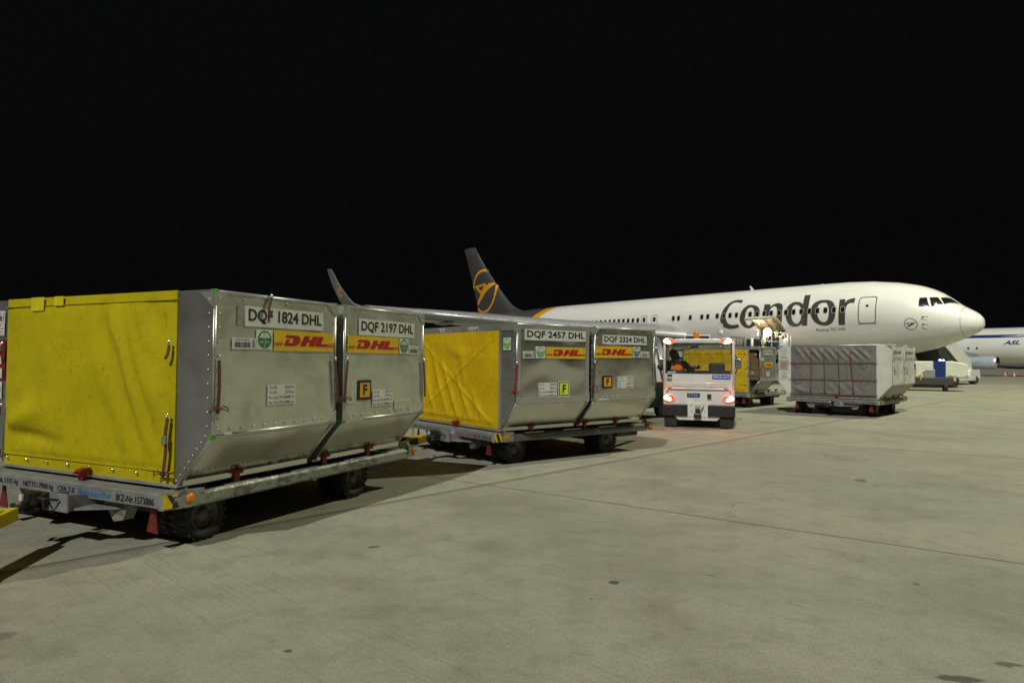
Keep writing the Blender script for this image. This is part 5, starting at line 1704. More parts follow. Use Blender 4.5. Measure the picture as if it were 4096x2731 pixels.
# name lettering
LT = {'LC':[[(15.31,0.669),(15.56,0.697),(15.9,0.709),(16.2,0.677),(16.46,0.61),(16.69,0.488),(16.87,0.347),(16.97,0.201),(17.03,0.082),(17.01,-0.011),(16.91,-0.093),(16.73,-0.167),(16.48,-0.211),(16.22,-0.23),(15.96,-0.227),(15.63,-0.214),(15.36,-0.189),(15.46,-0.096),(15.66,-0.119),(15.93,-0.122),(16.18,-0.103),(16.36,-0.06),(16.47,0.002),(16.53,0.097),(16.53,0.216),(16.46,0.338),(16.37,0.452),(16.24,0.545),(16.05,0.597),(15.8,0.604),(15.55,0.581),(15.4,0.548)]],
'Lo':[[(14.55,0.475),(14.15,0.446),(13.84,0.375),(13.67,0.251),(13.66,0.135),(13.71,0.024),(13.83,-0.074),(14.06,-0.159),(14.36,-0.215),(14.61,-0.228),(14.92,-0.198),(15.15,-0.126),(15.29,-0.035),(15.32,0.075),(15.26,0.19),(15.15,0.308),(14.97,0.403),(14.76,0.462)],[(14.55,0.38),(14.36,0.375),(14.2,0.322),(14.11,0.237),(14.1,0.121),(14.17,-0.002),(14.3,-0.088),(14.45,-0.141),(14.59,-0.147),(14.72,-0.111),(14.81,-0.041),(14.84,0.066),(14.83,0.182),(14.78,0.275),(14.69,0.346)]],
'Ln':[[(13.37,0.463),(12.88,0.45),(12.85,0.362),(12.72,0.42),(12.48,0.464),(12.25,0.47),(12.02,0.439),(11.88,0.362),(11.85,0.257),(11.85,0.1),(11.87,-0.064),(11.93,-0.237),(12.4,-0.235),(12.3,-0.02),(12.28,0.198),(12.33,0.314),(12.45,0.364),(12.6,0.368),(12.76,0.324),(12.86,0.245),(12.9,0.121),(12.94,-0.048),(12.99,-0.233),(13.49,-0.234),(13.4,0.041),(13.36,0.267)]],
'Ld':[[(10.41,0.695),(9.98,0.699),(9.92,0.441),(9.92,0.235),(9.93,0.021),(9.99,-0.215),(10.39,-0.214),(10.39,-0.168),(10.52,-0.203),(10.72,-0.225),(10.97,-0.23),(11.24,-0.194),(11.42,-0.126),(11.53,-0.031),(11.59,0.095),(11.57,0.228),(11.48,0.34),(11.32,0.42),(11.1,0.47),(10.88,0.473),(10.64,0.454),(10.36,0.394)],[(10.88,0.377),(10.68,0.355),(10.51,0.293),(10.44,0.203),(10.4,0.072),(10.43,-0.029),(10.55,-0.11),(10.7,-0.149),(10.86,-0.143),(11.01,-0.094),(11.1,-0.019),(11.14,0.087),(11.14,0.196),(11.1,0.296),(11.01,0.356)]],
'Lo2':[[(8.82,0.479),(8.5,0.463),(8.24,0.397),(8.07,0.291),(7.98,0.15),(7.98,0.026),(8.06,-0.083),(8.23,-0.169),(8.49,-0.219),(8.78,-0.229),(9.09,-0.208),(9.37,-0.154),(9.57,-0.069),(9.7,0.038),(9.73,0.166),(9.69,0.285),(9.57,0.385),(9.36,0.45),(9.11,0.48)],[(8.88,0.39),(8.7,0.381),(8.56,0.314),(8.46,0.203),(8.44,0.076),(8.48,-0.041),(8.57,-0.111),(8.73,-0.139),(8.92,-0.133),(9.08,-0.085),(9.19,-0.012),(9.26,0.092),(9.27,0.199),(9.22,0.308),(9.09,0.372)]],
'Lr':[[(7.8,0.467),(7.42,0.472),(7.38,0.358),(7.3,0.425),(7.1,0.474),(6.86,0.494),(6.75,0.487),(6.79,0.337),(7.0,0.351),(7.16,0.32),(7.26,0.256),(7.31,0.14),(7.33,-0.022),(7.35,-0.23),(7.79,-0.228),(7.78,0.023),(7.77,0.253)]]}
m = MB()
for k, loops in LT.items():
    v_, f_ = loops_mesh([smooth_loop(l) for l in loops])
    wrap(m, v_, f_, .006)
m.build('name_lettering', 'livery_grey', plane, fix=False)
m = MB()
v_, f_ = glyphs('Boeing 767-300', .004)
ax = min(v[0] for v in v_); bx = max(v[0] for v in v_); ay = min(v[1] for v in v_); by = max(v[1] for v in v_)
wrap(m, [(9.37-(x-ax)/(bx-ax)*2.0, -.385+(y-ay)/(by-ay)*.095) for x, y in v_], f_, .006)
m.build('type_lettering', 'livery_grey', plane, fix=False)
# round emblem on the nose: ring and stylised bird
m = MB(); n = 40
c0, c1_ = 3.385, -.233
rg = [[(c0+r_*.365*math.cos(2*PI*k/n), c1_+r_*.175*math.sin(2*PI*k/n)) for k in range(n)] for r_ in (1.0, .90)]
v_, f_ = loops_mesh(rg); wrap(m, v_, f_, .006)
bird = [[(3.659, -.198), (3.304, -.185), (3.284, -.204), (3.235, -.1785), (3.10, -.1756), (3.269, -.247), (3.637, -.347), (3.503, -.273)], [(3.555, -.210), (3.345, -.203), (3.455, -.255)]]
v_, f_ = loops_mesh(bird); wrap(m, v_, f_, .006)
m.build('nose_emblem', 'livery_grey', plane, fix=False)
# cabin windows
def cabin_window(s, z=5.25, parent=plane):
    m = MB()
    v_, f_ = loops_mesh([rrect(s-.165, s+.165, z-.225, z+.225, .10)]); wrap(m, v_, f_, .009, 0)
    v_, f_ = loops_mesh([rrect(s-.125, s+.125, z-.180, z+.180, .08)]); wrap(m, v_, f_, .014, 1)
    return m.build('cabin_window', ['window_frame', 'window_dark'], parent, fix=False)
WX = [7.499, 8.091, 8.678, 9.244, 9.821, 10.41, 10.981, 11.564, 12.093, 12.721, 13.282, 13.859, 14.441, 15.61, 16.164, 16.727, 17.32, 18.195, 18.758, 19.874, 21.044, 21.582, 25.427, 25.993, 26.552, 27.111, 27.669, 28.228, 28.787, 29.346, 29.905, 30.463, 31.022, 31.581, 32.14, 32.699, 33.257, 33.816, 34.375, 34.934, 35.493, 36.051, 36.61, 37.169, 37.728, 38.287, 38.845]
w0 = cabin_window(20.0)
first = True
for s in WX:
    o_ = w0 if first else w0.copy()
    if not first:
        C.objects.link(o_)
    o_.location.x = s-20.0
    first = False
# doors: front passenger door, two overwing exits
def door(s0, s1, z0, z1, name, line=.05, r=.18, win=None):
    m = MB()
    v_, f_ = loops_mesh([rrect(s0, s1, z0, z1, r), rrect(s0+line, s1-line, z0+line, z1-line, r-line*.7)]); wrap(m, v_, f_, .007, 0)
    if win:
        if win == 'round':
            cs_ = (s0+s1)/2; v_, f_ = loops_mesh([rrect(cs_-.085, cs_+.085, 5.33, 5.50, .08)]); wrap(m, v_, f_, .009, 1)
        else:
            cs_ = (s0+s1)/2
            v_, f_ = loops_mesh([rrect(cs_-.165, cs_+.165, 5.04, 5.48, .10)]); wrap(m, v_, f_, .009, 2)
            v_, f_ = loops_mesh([rrect(cs_-.12, cs_+.12, 5.08, 5.44, .08)]); wrap(m, v_, f_, .013, 1)
    return m.build(name, ['livery_grey', 'window_dark', 'window_frame'], plane, fix=False)
door(5.37, 6.49, 4.22, 6.03, 'front_door', .055, .17, 'round')
door(24.40, 25.05, 4.68, 5.66, 'overwing_exit', .035, .16, 'win')
door(23.27, 23.92, 4.68, 5.66, 'overwing_exit', .035, .16, 'win')
m = MB(); v_, f_ = loops_mesh([[(5.34, phi_of(5.3, 4.19)), (6.53, phi_of(6.5, 4.19)), (6.53, phi_of(6.5, 4.235)), (5.34, phi_of(5.3, 4.235))]]); wrap(m, v_, f_, .012)
m.build('door_sill', 'steel_grey', plane, fix=False)
# flight deck windows
for name, quad in (('a', [(3.026, .655), (2.671, .746), (2.413, .3855), (2.987, .3445)]), ('b', [(2.545, .785), (2.166, .9417), (1.822, .713), (2.319, .4294)]), ('c', [(2.058, .985), (1.704, 1.40), (1.507, 1.42), (1.22, 1.36), (1.766, .725)])):
    m = MB()
    cx = sum(p[0] for p in quad)/len(quad); cy = sum(p[1] for p in quad)/len(quad)
    for k, of, mi in ((1.10, .012, 0), (1.0, .018, 1)):
        q = [(cx+(x-cx)*k, cy+(y-cy)*k) for x, y in quad]
        v_, f_ = loops_mesh([q]); wrap(m, v_, f_, of, mi, .04, .08)
    m.build('cockpit_window', ['aircraft_white', 'window_dark'], plane, fix=False)
    m = MB()
    for k, of, mi in ((1.10, .012, 0), (1.0, .018, 1)):
        q = [(cx+(x-cx)*k, cy+(y-cy)*k) for x, y in quad]
        v_, f_ = loops_mesh([q]); mm = MB(); wrap(mm, v_, f_, of, mi, .04, .08)
        m.add([(a, -b, c) for a, b, c in mm.v], [q_[::-1] for q_ in mm.f], mi, True)
    m.build('cockpit_window', ['aircraft_white', 'window_dark'], plane, fix=False)
# radome seam, pitot probes, small stencils
m = MB()
for k in range(-16, 17):
    a0 = k*PI/32; a1 = (k+1)*PI/32
    if k < 16:
        q = [skinp(.93, a0, .004), skinp(.955, a0, .004), skinp(.955, a1, .004), skinp(.93, a1, .004)]
        m.add(q, [(0, 1, 2, 3)])
m.build('radome_seam', 'steel_grey', plane, fix=False)
m = MB()
for ph in (.004, -.2275):
    p0 = skinp(2.74, ph, 0); p1 = skinp(2.74, ph, .12)
    m.tube([p0, p1, p1+Vector((-.34, -.02, 0))], .02, 6); m.dome(p0, .06, (0, 1, 0))
m.build('pitot_probes', 'dark_steel', plane)
# blade antennas on the roof
m = MB()
m.prism([(15.50, 7.30), (15.81, 7.30), (15.97, 7.73), (15.88, 7.73)], 'y', -.02, .02)
m.prism([(9.9, 7.34), (10.1, 7.34), (10.12, 7.40), (10.0, 7.40)], 'y', -.03, .03)
m.build('blade_antenna', 'aircraft_white', plane)
m = MB(); m.dome((12.6, 0, 7.36), .05, (0, 0, 1)); m.build('roof_beacon', 'red_paint', plane)
# wing: airfoil stations (s_LE, lat, z, chord, thick)
def airfoil(n=12):
    up = []; lo = []
    for i in range(n+1):
        x = (1-math.cos(PI*i/n))/2
        t_ = .6*(.2969*math.sqrt(x)-.126*x-.3516*x*x+.2843*x**3-.1036*x**4)/.2969*.62
        c = .02*(1-(2*x-1)**2)
        up.append((x, c+t_)); lo.append((x, c*.4-t_*.8))
    return up+lo[-2:0:-1]
AF = airfoil()
def lifting(stations, thick, tilt=None):
    vs = []
    n = len(AF)
    for (s0, y, z, ch, tk, cant) in stations:
        for x, t_ in AF:
            d = t_*tk*ch/.12
            vs.append((s0+x*ch, y+d*math.sin(cant)*-1, z+d*math.cos(cant)))
    fs = []
    for i in range(len(stations)-1):
        for k in range(n):
            fs.append((i*n+k, i*n+(k+1) % n, (i+1)*n+(k+1) % n, (i+1)*n+k))
    fs.append(tuple(range(n))[::-1]); fs.append(tuple((len(stations)-1)*n+k for k in range(n)))
    return vs, fs
for sg in (1, -1):
    st_ = [(19.4, sg*1.6, 3.45, 10.2, .115, 0), (20.3, sg*2.5, 3.62, 9.4, .11, 0), (25.3, sg*9.5, 4.35, 5.7, .10, 0), (30.5, sg*16.8, 5.05, 4.1, .10, 0), (35.4, sg*23.6, 5.72, 2.6, .095, 0)]
    v_, f_ = lifting(st_, .1)
    m = MB(); m.add(v_, f_, 0, True)
    w_ = m.build('wing', 'wing_grey', plane)
    m = MB()
    m.tube([(a[0]+.03, a[1], a[2]) for a in st_[1:]], [.10+.05*(a[3]/9.4) for a in st_[1:]], 10)
    m.build('leading_edge_slat', 'slat_metal', w_)
    m = MB()
    for a, b in zip(st_[1:4], st_[2:]):
        A = Vector((a[0]+a[3]*.66, a[1], a[2]-a[3]*.03-.22)); B_ = Vector((b[0]+b[3]*.66, b[1], b[2]-b[3]*.03-.18))
        m.slab(A, B_-A, (.9, 0, -.12), (0, 0, .08))
    m.build('flap_panel', 'slat_metal', w_)
    m = MB()
    for yy in (6.5, 12.5, 17.5):
        t_ = (yy-2.5)/21.1; s0 = 20.3+15.1*t_; z0 = 3.62+2.1*t_; ch = 9.4-6.8*min(1, t_*1.3)
        m.lathe([(.001, 0), (.16, .5), (.2, 1.4), (.12, 2.4), (.001, 3.0)], 'x', (s0+ch*.45, sg*yy, z0-.42), 10)
    m.build('flap_track_fairing', 'wing_grey', w_)
    # blended winglet
    pts = [(35.4, 23.6, 5.72, 2.6, 0), (35.95, 24.05, 5.80, 2.35, .35), (36.6, 24.45, 6.10, 2.1, .75), (37.2, 24.62, 6.6, 1.85, 1.15), (38.4, 24.85, 7.7, 1.35, 1.3), (39.55, 25.02, 9.05, .95, 1.35), (39.85, 25.05, 9.22, .62, 1.35)]
    v_, f_ = lifting([(s0, sg*y, z, ch, .075, sg*ct) for s0, y, z, ch, ct in pts], .08)
    m = MB(); m.add(v_, f_, 0, True)
    wl_ = m.build('winglet', 'tail_grey' if False else 'wing_grey', plane)
    wl_.data.materials.clear(); wl_.data.materials.append(M['winglet_paint'])
    if sg > 0:
        m = MB(); n = 24
        base = Vector((38.35, 24.74, 7.35)); du = Vector((.72, .10, .69)).normalized()
        def WP(a, b, d=.10):
            return (38.45+a*.50+b*.22*1.0, 24.74+.09*b-d*-1+.02, 7.32+b*.62)
        vs = []
        for k in range(n):
            for r_ in (.80, .97):
                vs.append(WP(r_*.86*math.cos(2*PI*k/n), r_*math.sin(2*PI*k/n)))
        m.add(vs, [(2*k, 2*((k+1) % n), 2*((k+1) % n)+1, 2*k+1) for k in range(n)])
        for q in ([(-.5, .25), (.45, .25), (.52, .42), (-.35, .42)], [(-.5, .25), (-.1, -.2), (.02, .0), (-.25, .25)], [(.45, .42), (.15, .42), (.25, -.65), (.42, -.65)]):
            m.add([WP(a, b) for a, b in q], [(0, 1, 2, 3)])
        m.build('winglet_emblem', 'tail_orange', wl_, fix=False)
    # engine
    e = MB(); ec = (19.4, sg*7.9, 2.32)
    e.lathe([(1.02, .55), (1.10, .12), (1.20, .0)], 'x', ec, 40)
    e.lathe([(1.20, .0), (1.31, .10), (1.38, .35)], 'x', ec, 40, 1)
    e.lathe([(1.38, .35), (1.43, 1.2), (1.40, 2.6), (1.24, 3.8), (1.02, 4.4), (.62, 5.2), (.40, 5.9), (.001, 6.3)], 'x', ec, 40, 0)
    e.lathe([(1.02, .55), (1.0, 1.0), (.30, 1.0), (.22, .75), (.001, .45)], 'x', ec, 40, 2)
    eo = e.build('engine', ['engine_grey', 'slat_metal', 'fan_dark'], plane)
    m = MB(); m.prism([(20.3, 3.72), (24.6, 4.25), (27.5, 4.1), (25.5, 3.3), (22, 3.6)], 'y', sg*7.9-.16, sg*7.9+.16); m.build('pylon', 'wing_grey', eo)
    # tailplane
    v_, f_ = lifting([(46.0, sg*.9, 6.35, 6.4, .09, 0), (52.2, sg*9.3, 7.25, 2.3, .08, 0)], .08)
    m = MB(); m.add(v_, f_, 0, True); m.build('tailplane', 'wing_grey', plane)
# belly fairing
m = MB(); m.lathe([(.001, 0), (1.6, 1.5), (2.1, 3.5), (2.2, 8), (2.1, 11), (1.4, 14), (.001, 15.5)], 'x', (18.5, 0, 3.15), 32); fb = m.build('belly_fairing', 'aircraft_white', plane)
fb.scale = (1, 1.15, .62); fb.location.z = 3.0*(1-.62)-.62*0.25
# fin
FINLE = [(53.51, 15.59), (52.64, 14.54), (51.42, 13.11), (50.23, 11.85), (49.07, 10.69), (48.17, 9.79), (47.28, 8.96), (46.4, 8.22), (45.55, 7.72), (44.71, 7.38), (44.05, 7.20)]
FINTE = [(55.85, 15.66), (55.11, 13.94), (54.32, 12.09), (53.67, 10.28), (53.03, 8.63), (52.53, 7.16), (52.33, 6.5)]
def te_at(z):
    for a, b in zip(FINTE, FINTE[1:]):
        if b[1] <= z <= a[1]:
            return a[0]+(b[0]-a[0])*(z-a[1])/(b[1]-a[1])
    return FINTE[0][0] if z > 15 else FINTE[-1][0]
vs = []; n = len(AF); rows = FINLE+[(43.9, 6.6)]
for (s0, z0) in rows:
    ch = te_at(z0)-s0
    tk = (.30+.55*(15.6-z0)/9)
    for x, t_ in AF:
        vs.append((s0+x*ch, t_/.12*tk*.5*(1 if True else 1), z0+(0 if z0 < 15 else .0)))
m = MB()
m.add(vs, [(i*n+k, i*n+(k+1) % n, (i+1)*n+(k+1) % n, (i+1)*n+k) for i in range(len(rows)-1) for k in range(n)]+[tuple(range(n))], 0, True)
fin = m.build('tail_fin', 'tail_grey', plane)
def fin_surface_y(s, z):
    s0 = None
    for a, b in zip(rows, rows[1:]):
        if b[1] <= z <= a[1]:
            s0 = a[0]+(b[0]-a[0])*(z-a[1])/(b[1]-a[1])
    if s0 is None:
        return .05
    ch = te_at(z)-s0; x = max(0, min(1, (s-s0)/ch)); tk = (.30+.55*(15.6-z)/9)
    c = .02*(1-(2*x-1)**2); t_ = .6*(.2969*math.sqrt(x)-.126*x-.3516*x*x+.2843*x**3-.1036*x**4)/.2969*.62
    return (c+t_)/.12*tk*.5+.012
m = MB()
def onfin(loops):
    v_, f_ = loops_mesh(loops)
    bm = bmesh.new()
    bv = [bm.verts.new((x, y, 0)) for x, y in v_]
    for q in f_:
        bm.faces.new([bv[i] for i in q])
    for ax_, lo, hi in ((0, 48, 54.5), (1, 7, 13)):
        k = lo
        while k < hi:
            no = (1, 0, 0) if ax_ == 0 else (0, 1, 0)
            bmesh.ops.bisect_plane(bm, geom=list(bm.verts)+list(bm.edges)+list(bm.faces), plane_co=(k, 0, 0) if ax_ == 0 else (0, k, 0), plane_no=no)
            k += .3
    # the emblem is cut off where the fin ends
    bm.verts.index_update()
    def inside(p):
        z = p.y
        s0 = None
        for a, b in zip(rows, rows[1:]):
            if b[1] <= z <= a[1]:
                s0 = a[0]+(b[0]-a[0])*(z-a[1])/(b[1]-a[1])
        return s0 is not None and s0+.04 < p.x < te_at(z)-.02
    m.add([(v.co.x, fin_surface_y(v.co.x, v.co.y), v.co.y) for v in bm.verts], [[v.index for v in q.verts] for q in bm.faces if inside(q.calc_center_median())], 0, True)
    bm.free()
n2_ = 64
def ell(k_):
    out = []
    for k in range(n2_):
        a = 2*PI*k/n2_
        out.append((51.30+2.62*k_*math.cos(a), 9.97+2.70*k_*math.sin(a)))
    return out
onfin([ell(1.0), ell(.885)])
onfin([[(53.43, 10.69), (50.92, 10.90), (50.58, 10.60), (50.15, 10.86), (48.95, 10.80), (50.67, 9.83), (52.79, 8.20), (52.82, 8.69), (51.94, 9.64)], [(52.55, 10.52), (51.10, 10.62), (51.72, 9.98)]])
m.build('tail_emblem', 'tail_orange', fin, fix=False)
# landing gear
m = MB(); m.tube([(6.6, 0, .5), (6.5, 0, 2.4)], .12, 10); m.box(6.2, -.06, 1.2, 7.6, .06, 1.3); m.prism([(7.0, 2.1), (8.3, 2.0), (8.3, 1.2), (7.0, 1.3)], 'y', .5, .53); m.prism([(7.0, 2.1), (8.3, 2.0), (8.3, 1.2), (7.0, 1.3)], 'y', -.53, -.5)
ng = m.build('nose_gear', 'steel_grey', plane)
for y in (-.28, .28):
    m = MB(); m.lathe([(.001, -.14), (.28, -.14), (.45, -.12), (.47, 0), (.45, .12), (.28, .14), (.001, .14)], 'y', (6.6, y, .47), 24); m.build('gear_wheel', 'black_rubber', ng)
for sg in (-1, 1):
    m = MB(); m.tube([(27.5, sg*4.6, .7), (27.2, sg*4.4, 3.2)], .18, 10); m.tube([(26.8, sg*4.6, .62), (28.3, sg*4.6, .62)], .12, 8)
    mg = m.build('main_gear', 'steel_grey', plane)
    for x in (26.8, 28.3):
        for dy in (-.35, .35):
            m = MB(); m.lathe([(.001, -.2), (.35, -.2), (.58, -.17), (.61, 0), (.58, .17), (.35, .2), (.001, .2)], 'y', (x, sg*4.6+dy, .61), 24); m.build('gear_wheel', 'black_rubber', mg)
# cargo hold opening and open cargo door
m = MB()
v_, f_ = loops_mesh([rrect(11.72, 13.62, 2.45, 4.10, .12)]); wrap(m, v_, f_, .010, 0)
v_, f_ = loops_mesh([rrect(11.66, 13.68, 2.40, 4.16, .14), rrect(11.72, 13.62, 2.45, 4.10, .12)]); wrap(m, v_, f_, .014, 1)
m.build('cargo_hold_opening', ['hold_dark', 'hold_lining'], plane, fix=False)
m = MB(); NA = 12
dl_ = []
for k in range(NA+1):
    t_ = k/NA
    # curved shell: hinge at the top of the opening, swings out and up
    a = R(148)-R(118)*t_
    y = 2.42+2.15*t_+.10*math.sin(PI*t_); z = 4.08+.62*math.sin(t_*PI*.52)+.40*math.sin(PI*t_*.9)*.75
    dl_.append((y, z))
vs = []
for off in (0, -.13):
    for s in (11.68, 13.66):
        for y, z in dl_:
            vs.append((s, y, z+off))
nn = NA+1
fs = []
for k in range(NA):
    fs += [(k, k+1, nn+k+1, nn+k), (2*nn+k, 3*nn+k, 3*nn+k+1, 2*nn+k+1), (k, 2*nn+k, 2*nn+k+1, k+1), (nn+k, nn+k+1, 3*nn+k+1, 3*nn+k)]
fs += [(0, nn, 3*nn, 2*nn), (NA, 2*nn+NA, 3*nn+NA, nn+NA)]
mi = []
m.add(vs, fs, 0)
for q in range(len(m.f)):
    m.mi[q] = 0 if q % 4 == 0 else 1
cd = m.build('cargo_door', ['aircraft_white', 'hold_lining'], plane)
m = MB()
for s in (11.9, 12.65, 13.4):
    m.tube([(s, y, z-.16) for y, z in dl_[1:-1]], .05, 6)
m.tube([(13.2, 2.45, 3.9), (13.2, 3.6, 4.6)], .04, 6); m.tube([(12.0, 2.45, 3.9), (12.0, 3.6, 4.6)], .04, 6)
m.build('door_ribs', 'hold_lining', cd)
m = MB(); m.box(12.85, 3.85, dl_[9][1]-.20, 13.2, 4.05, dl_[9][1]-.15); m.build('door_light', 'door_lamp', cd)
lamp('hold_lamp_light', 'POINT', (0, 0, 0), 70, (1.0, .78, .60), shadow_soft_size=.15).parent = cd
bpy.data.objects['hold_lamp_light'].location = (13.0, 3.9, dl_[9][1]-.45)

# ------------------------------------------------------------------ container loader at the open hold
def pw_(s, lat, z):
    c, n = math.cos(plane_rz), math.sin(plane_rz)
    return Vector((PX+s*c-lat*n, PY+s*n+lat*c, z))
lo = thing('container_loader', 'raised cargo loader with bright floodlight standing at the open aircraft hold', 'loader', pw_(12.6, 4.5, 0), plane_rz)
# local: x aft, y outward
m = MB()
m.box(-1.6, -1.6, 2.15, 1.6, 5.6, 2.40, 0, .02); m.box(-1.5, .5, .45, 1.5, 6.0, .85, 0, .03)
for y0, y1 in ((-.9, 2.2), (2.2, 5.2)):
    for x in (-1.2, 1.2):
        m.bar((x, y0, .85), (x, y1, 2.15), .12, .18); m.bar((x, y1, .85), (x, y0, 2.15), .12, .18)
m.build('lift_platform', 'steel_grey', lo)
m = MB()
def rail(x, y0, y1, z0, z1, n=3):
    for k in range(n+1):
        y = y0+(y1-y0)*k/n
        m.tube([(x, y, z0), (x, y, z1)], .03, 6)
    m.tube([(x, y0, z1), (x, y1, z1)], .03, 6); m.tube([(x, y0, (z0+z1)/2), (x, y1, (z0+z1)/2)], .02, 6)
rail(-1.55, -1.3, 2.0, 2.4, 3.72)
m.build('hand_rail', 'white_paint', lo)
m = MB()
for x in (1.35, 1.62, 1.85):
    m.tube([(x, -.1, 2.4), (x-.08, -.1, 3.40)], .03, 6)
m.tube([(1.27, -.1, 3.42), (2.35, -.1, 3.46)], .03, 6); m.tube([(2.35, -.1, 3.46), (2.35, .4, 2.6)], .03, 6); m.tube([(1.2, -.1, 2.85), (2.2, -.1, 2.85)], .02, 6); m.tube([(1.25, -.05, 2.4), (1.12, -.05, 3.5)], .03, 6)
m.build('bridge_rail', 'dark_steel', lo)
m = MB(); m.box(-1.0, -.4, 2.4, .85, -.1, 3.2, 0, .05); m.box(.15, -.5, 2.4, .9, .1, 3.3, 0, .06); m.build('control_cabin', 'black_plastic', lo)
m = MB(); m.tube([(.42, .1, 2.4), (.42, .1, 3.35)], .11, 12); m.build('support_post', 'white_paint', lo)
m = MB(); m.box(-.02, -.1, 3.42, .55, .12, 3.95, 0, .04); hl = m.build('lamp_housing', 'white_paint', lo)
m = MB(); m.lathe([(.001, .02), (.20, .012), (.27, -.03), (.22, -.09)], 'y', (0, 0, 0), 18); fl = m.build('floodlight', 'flood_white', lo)
fl.location = (-.78, .13, 3.74); fl.rotation_euler = (0, 0, PI+.2); fl.scale = (1, -1, 1)
m = MB(); m.box(-1.02, -.10, 3.50, -.54, .02, 3.98, 0, .03); m.tube([(-.78, 0, 2.4), (-.78, 0, 3.6)], .03, 8); m.build('lamp_bracket', 'black_plastic', lo)
m = MB(); m.dome((-2.12, 0, 3.22), .06, (0, 1, 0)); m.build('work_lamp', 'small_white_lamp', lo)
m = MB()
for x, z in ((-1.62, 3.42), (-1.74, 3.42), (-1.85, 3.55)):
    m.dome((x, -.05, z), .055, (0, 1, 0))
m.build('amber_lamp', 'orange_lamp', lo)
m = MB(); m.box(-2.0, -.3, 2.4, -1.7, .1, 3.25, 0, .04); m.box(-2.15, -.4, 2.35, -1.62, .2, 2.5, 0, .02); m.tube([(-2.0, 0, 3.2), (-2.0, 0, 3.6)], .03, 6); m.build('control_box', 'white_paint', lo)
m = MB(); m.tube([(-2.45, 0, 2.3), (-2.45, 0, 3.45)], .03, 6); m.tube([(-1.5, 0, 3.72), (-2.05, 0, 3.66), (-2.2, 0, 3.4)], .035, 6); m.tube([(-2.2, 0, 2.3), (-2.2, 0, 3.5)], .025, 6); m.build('end_rail', 'white_paint', lo)
sgn = thing('convex_mirror', 'white round mirror with a wire frame above it, over the tow tractor roof', 'mirror', pw_(15.35, 5.0, 0), plane_rz)
m = MB(); n = 8
m.tube([(0, 0, 0), (0, 0, 3.5)], .04, 8)
m.build('mirror_pole', 'steel_grey', sgn)
m = MB(); m.lathe([(.001, .05), (.16, .04), (.23, 0), (.001, -.01)], 'y', (0, .06, 3.80), 20); md_ = m.build('mirror_disc', 'white_label', sgn); md_.scale = (1, 1, 1.0)
m = MB(); zz_ = 4.30
m.tube([(-.20, .06, zz_-.12), (.20, .06, zz_-.12), (.20, .06, zz_+.14), (-.20, .06, zz_+.14)], .022, 6, closed=True); m.tube([(-.05, .06, 4.0), (-.05, .06, zz_-.12)], .02, 6); m.tube([(.05, .06, 4.0), (.05, .06, zz_-.12)], .02, 6)
m.build('wire_frame', 'white_label', sgn)
JS = dict(pelvis=(0, 0, .92), chest=(0, .02, 1.30), neck=(0, .03, 1.50), head=(0, .05, 1.64), face=(0, 1, -.15), shL=(-.18, .02, 1.40), elL=(-.26, .08, 1.14), wrL=(-.22, .30, 1.08),
          shR=(.18, .02, 1.40), elR=(.27, .0, 1.13), wrR=(.25, .16, .92), hpL=(-.10, 0, .90), knL=(-.12, .05, .50), anL=(-.13, 0, .09), hpR=(.10, 0, .90), knR=(.12, .03, .50), anR=(.14, -.05, .09))
person('person in lime safety vest working at the aircraft hold, right of the floodlight', pw_(11.30, 4.2, 2.40), plane_rz+2.6, JS, 'dark_cloth', 'navy_cloth', 'vest_lime', group='workers at the aircraft hold')
person('person in lime safety vest and dark trousers below the floodlight at the hold', pw_(12.15, 4.6, 2.0), plane_rz+1.2, JS, 'navy_cloth', 'dark_cloth', 'vest_lime', group='workers at the aircraft hold')

# ------------------------------------------------------------------ ground power unit by the nose
gp = thing('ground_power_unit', 'cream ground power unit with vertical blue band beside the aircraft nose', 'power unit', (25.05, 39.35, 0), R(-30))
m = MB()
prof = [(-2.3, .80), (-2.3, 1.66), (-2.1, 1.74), (.62, 1.74), (.70, 1.76), (1.42, 1.60), (1.50, 1.50), (1.50, .92), (1.30, .80)]
m.prism(prof, 'y', -.75, .75)
b_ = m.build('canopy', 'gpu_cream', gp)
bv = b_.modifiers.new('bevel', 'BEVEL'); bv.width = .07; bv.segments = 3
m = MB(); m.prism([(-.10, .55), (.42, .55), (.42, 1.765), (-.18, 1.765), (-.18, 1.30), (-.10, 1.25)], 'y', -.775, .775); m.build('blue_band', 'blue_paint', gp)
m = MB(); m.prism([(-1.0, .80), (-.60, 1.22), (-.18, 1.22), (-.10, 1.1), (-.10, .80)], 'y', -.768, -.74); m.build('service_recess', 'steel_grey', gp)
m = MB(); m.box(-2.0, -.765, 1.03, -1.35, -.745, 1.06); m.prism([(-2.3, .82), (-1.35, .82), (-1.25, .88), (-2.3, .88)], 'y', -.765, -.745); m.build('grille', 'black_plastic', gp)
m = MB(); m.box(-2.3, -.80, .36, .80, .80, .80, 0, .03); m.box(-2.2, -.6, .22, 1.0, .6, .36); m.build('chassis', 'dark_steel', gp)
m = MB(); m.box(.95, -.55, .78, 1.62, .55, 1.08, 0, .08); m.build('front_bumper', 'gpu_cream', gp)
fpg = Plane((0, -.755, 0), (1, 0, 0), (0, 0, 1))
m = MB(); fpg.text(m, 'GPU 17', .50, .84, .96, .93, .004, 0, .01); m.build('lettering', 'black_letter', gp, fix=False)
m = MB(); fpg.rect(m, .02, .58, .32, .78, .024); m.build('paper_label', 'white_label', gp)
m = MB(); fpg.rect(m, -.62, 1.38, -.30, 1.56, .004); m.build('paper_label', 'white_label', gp)
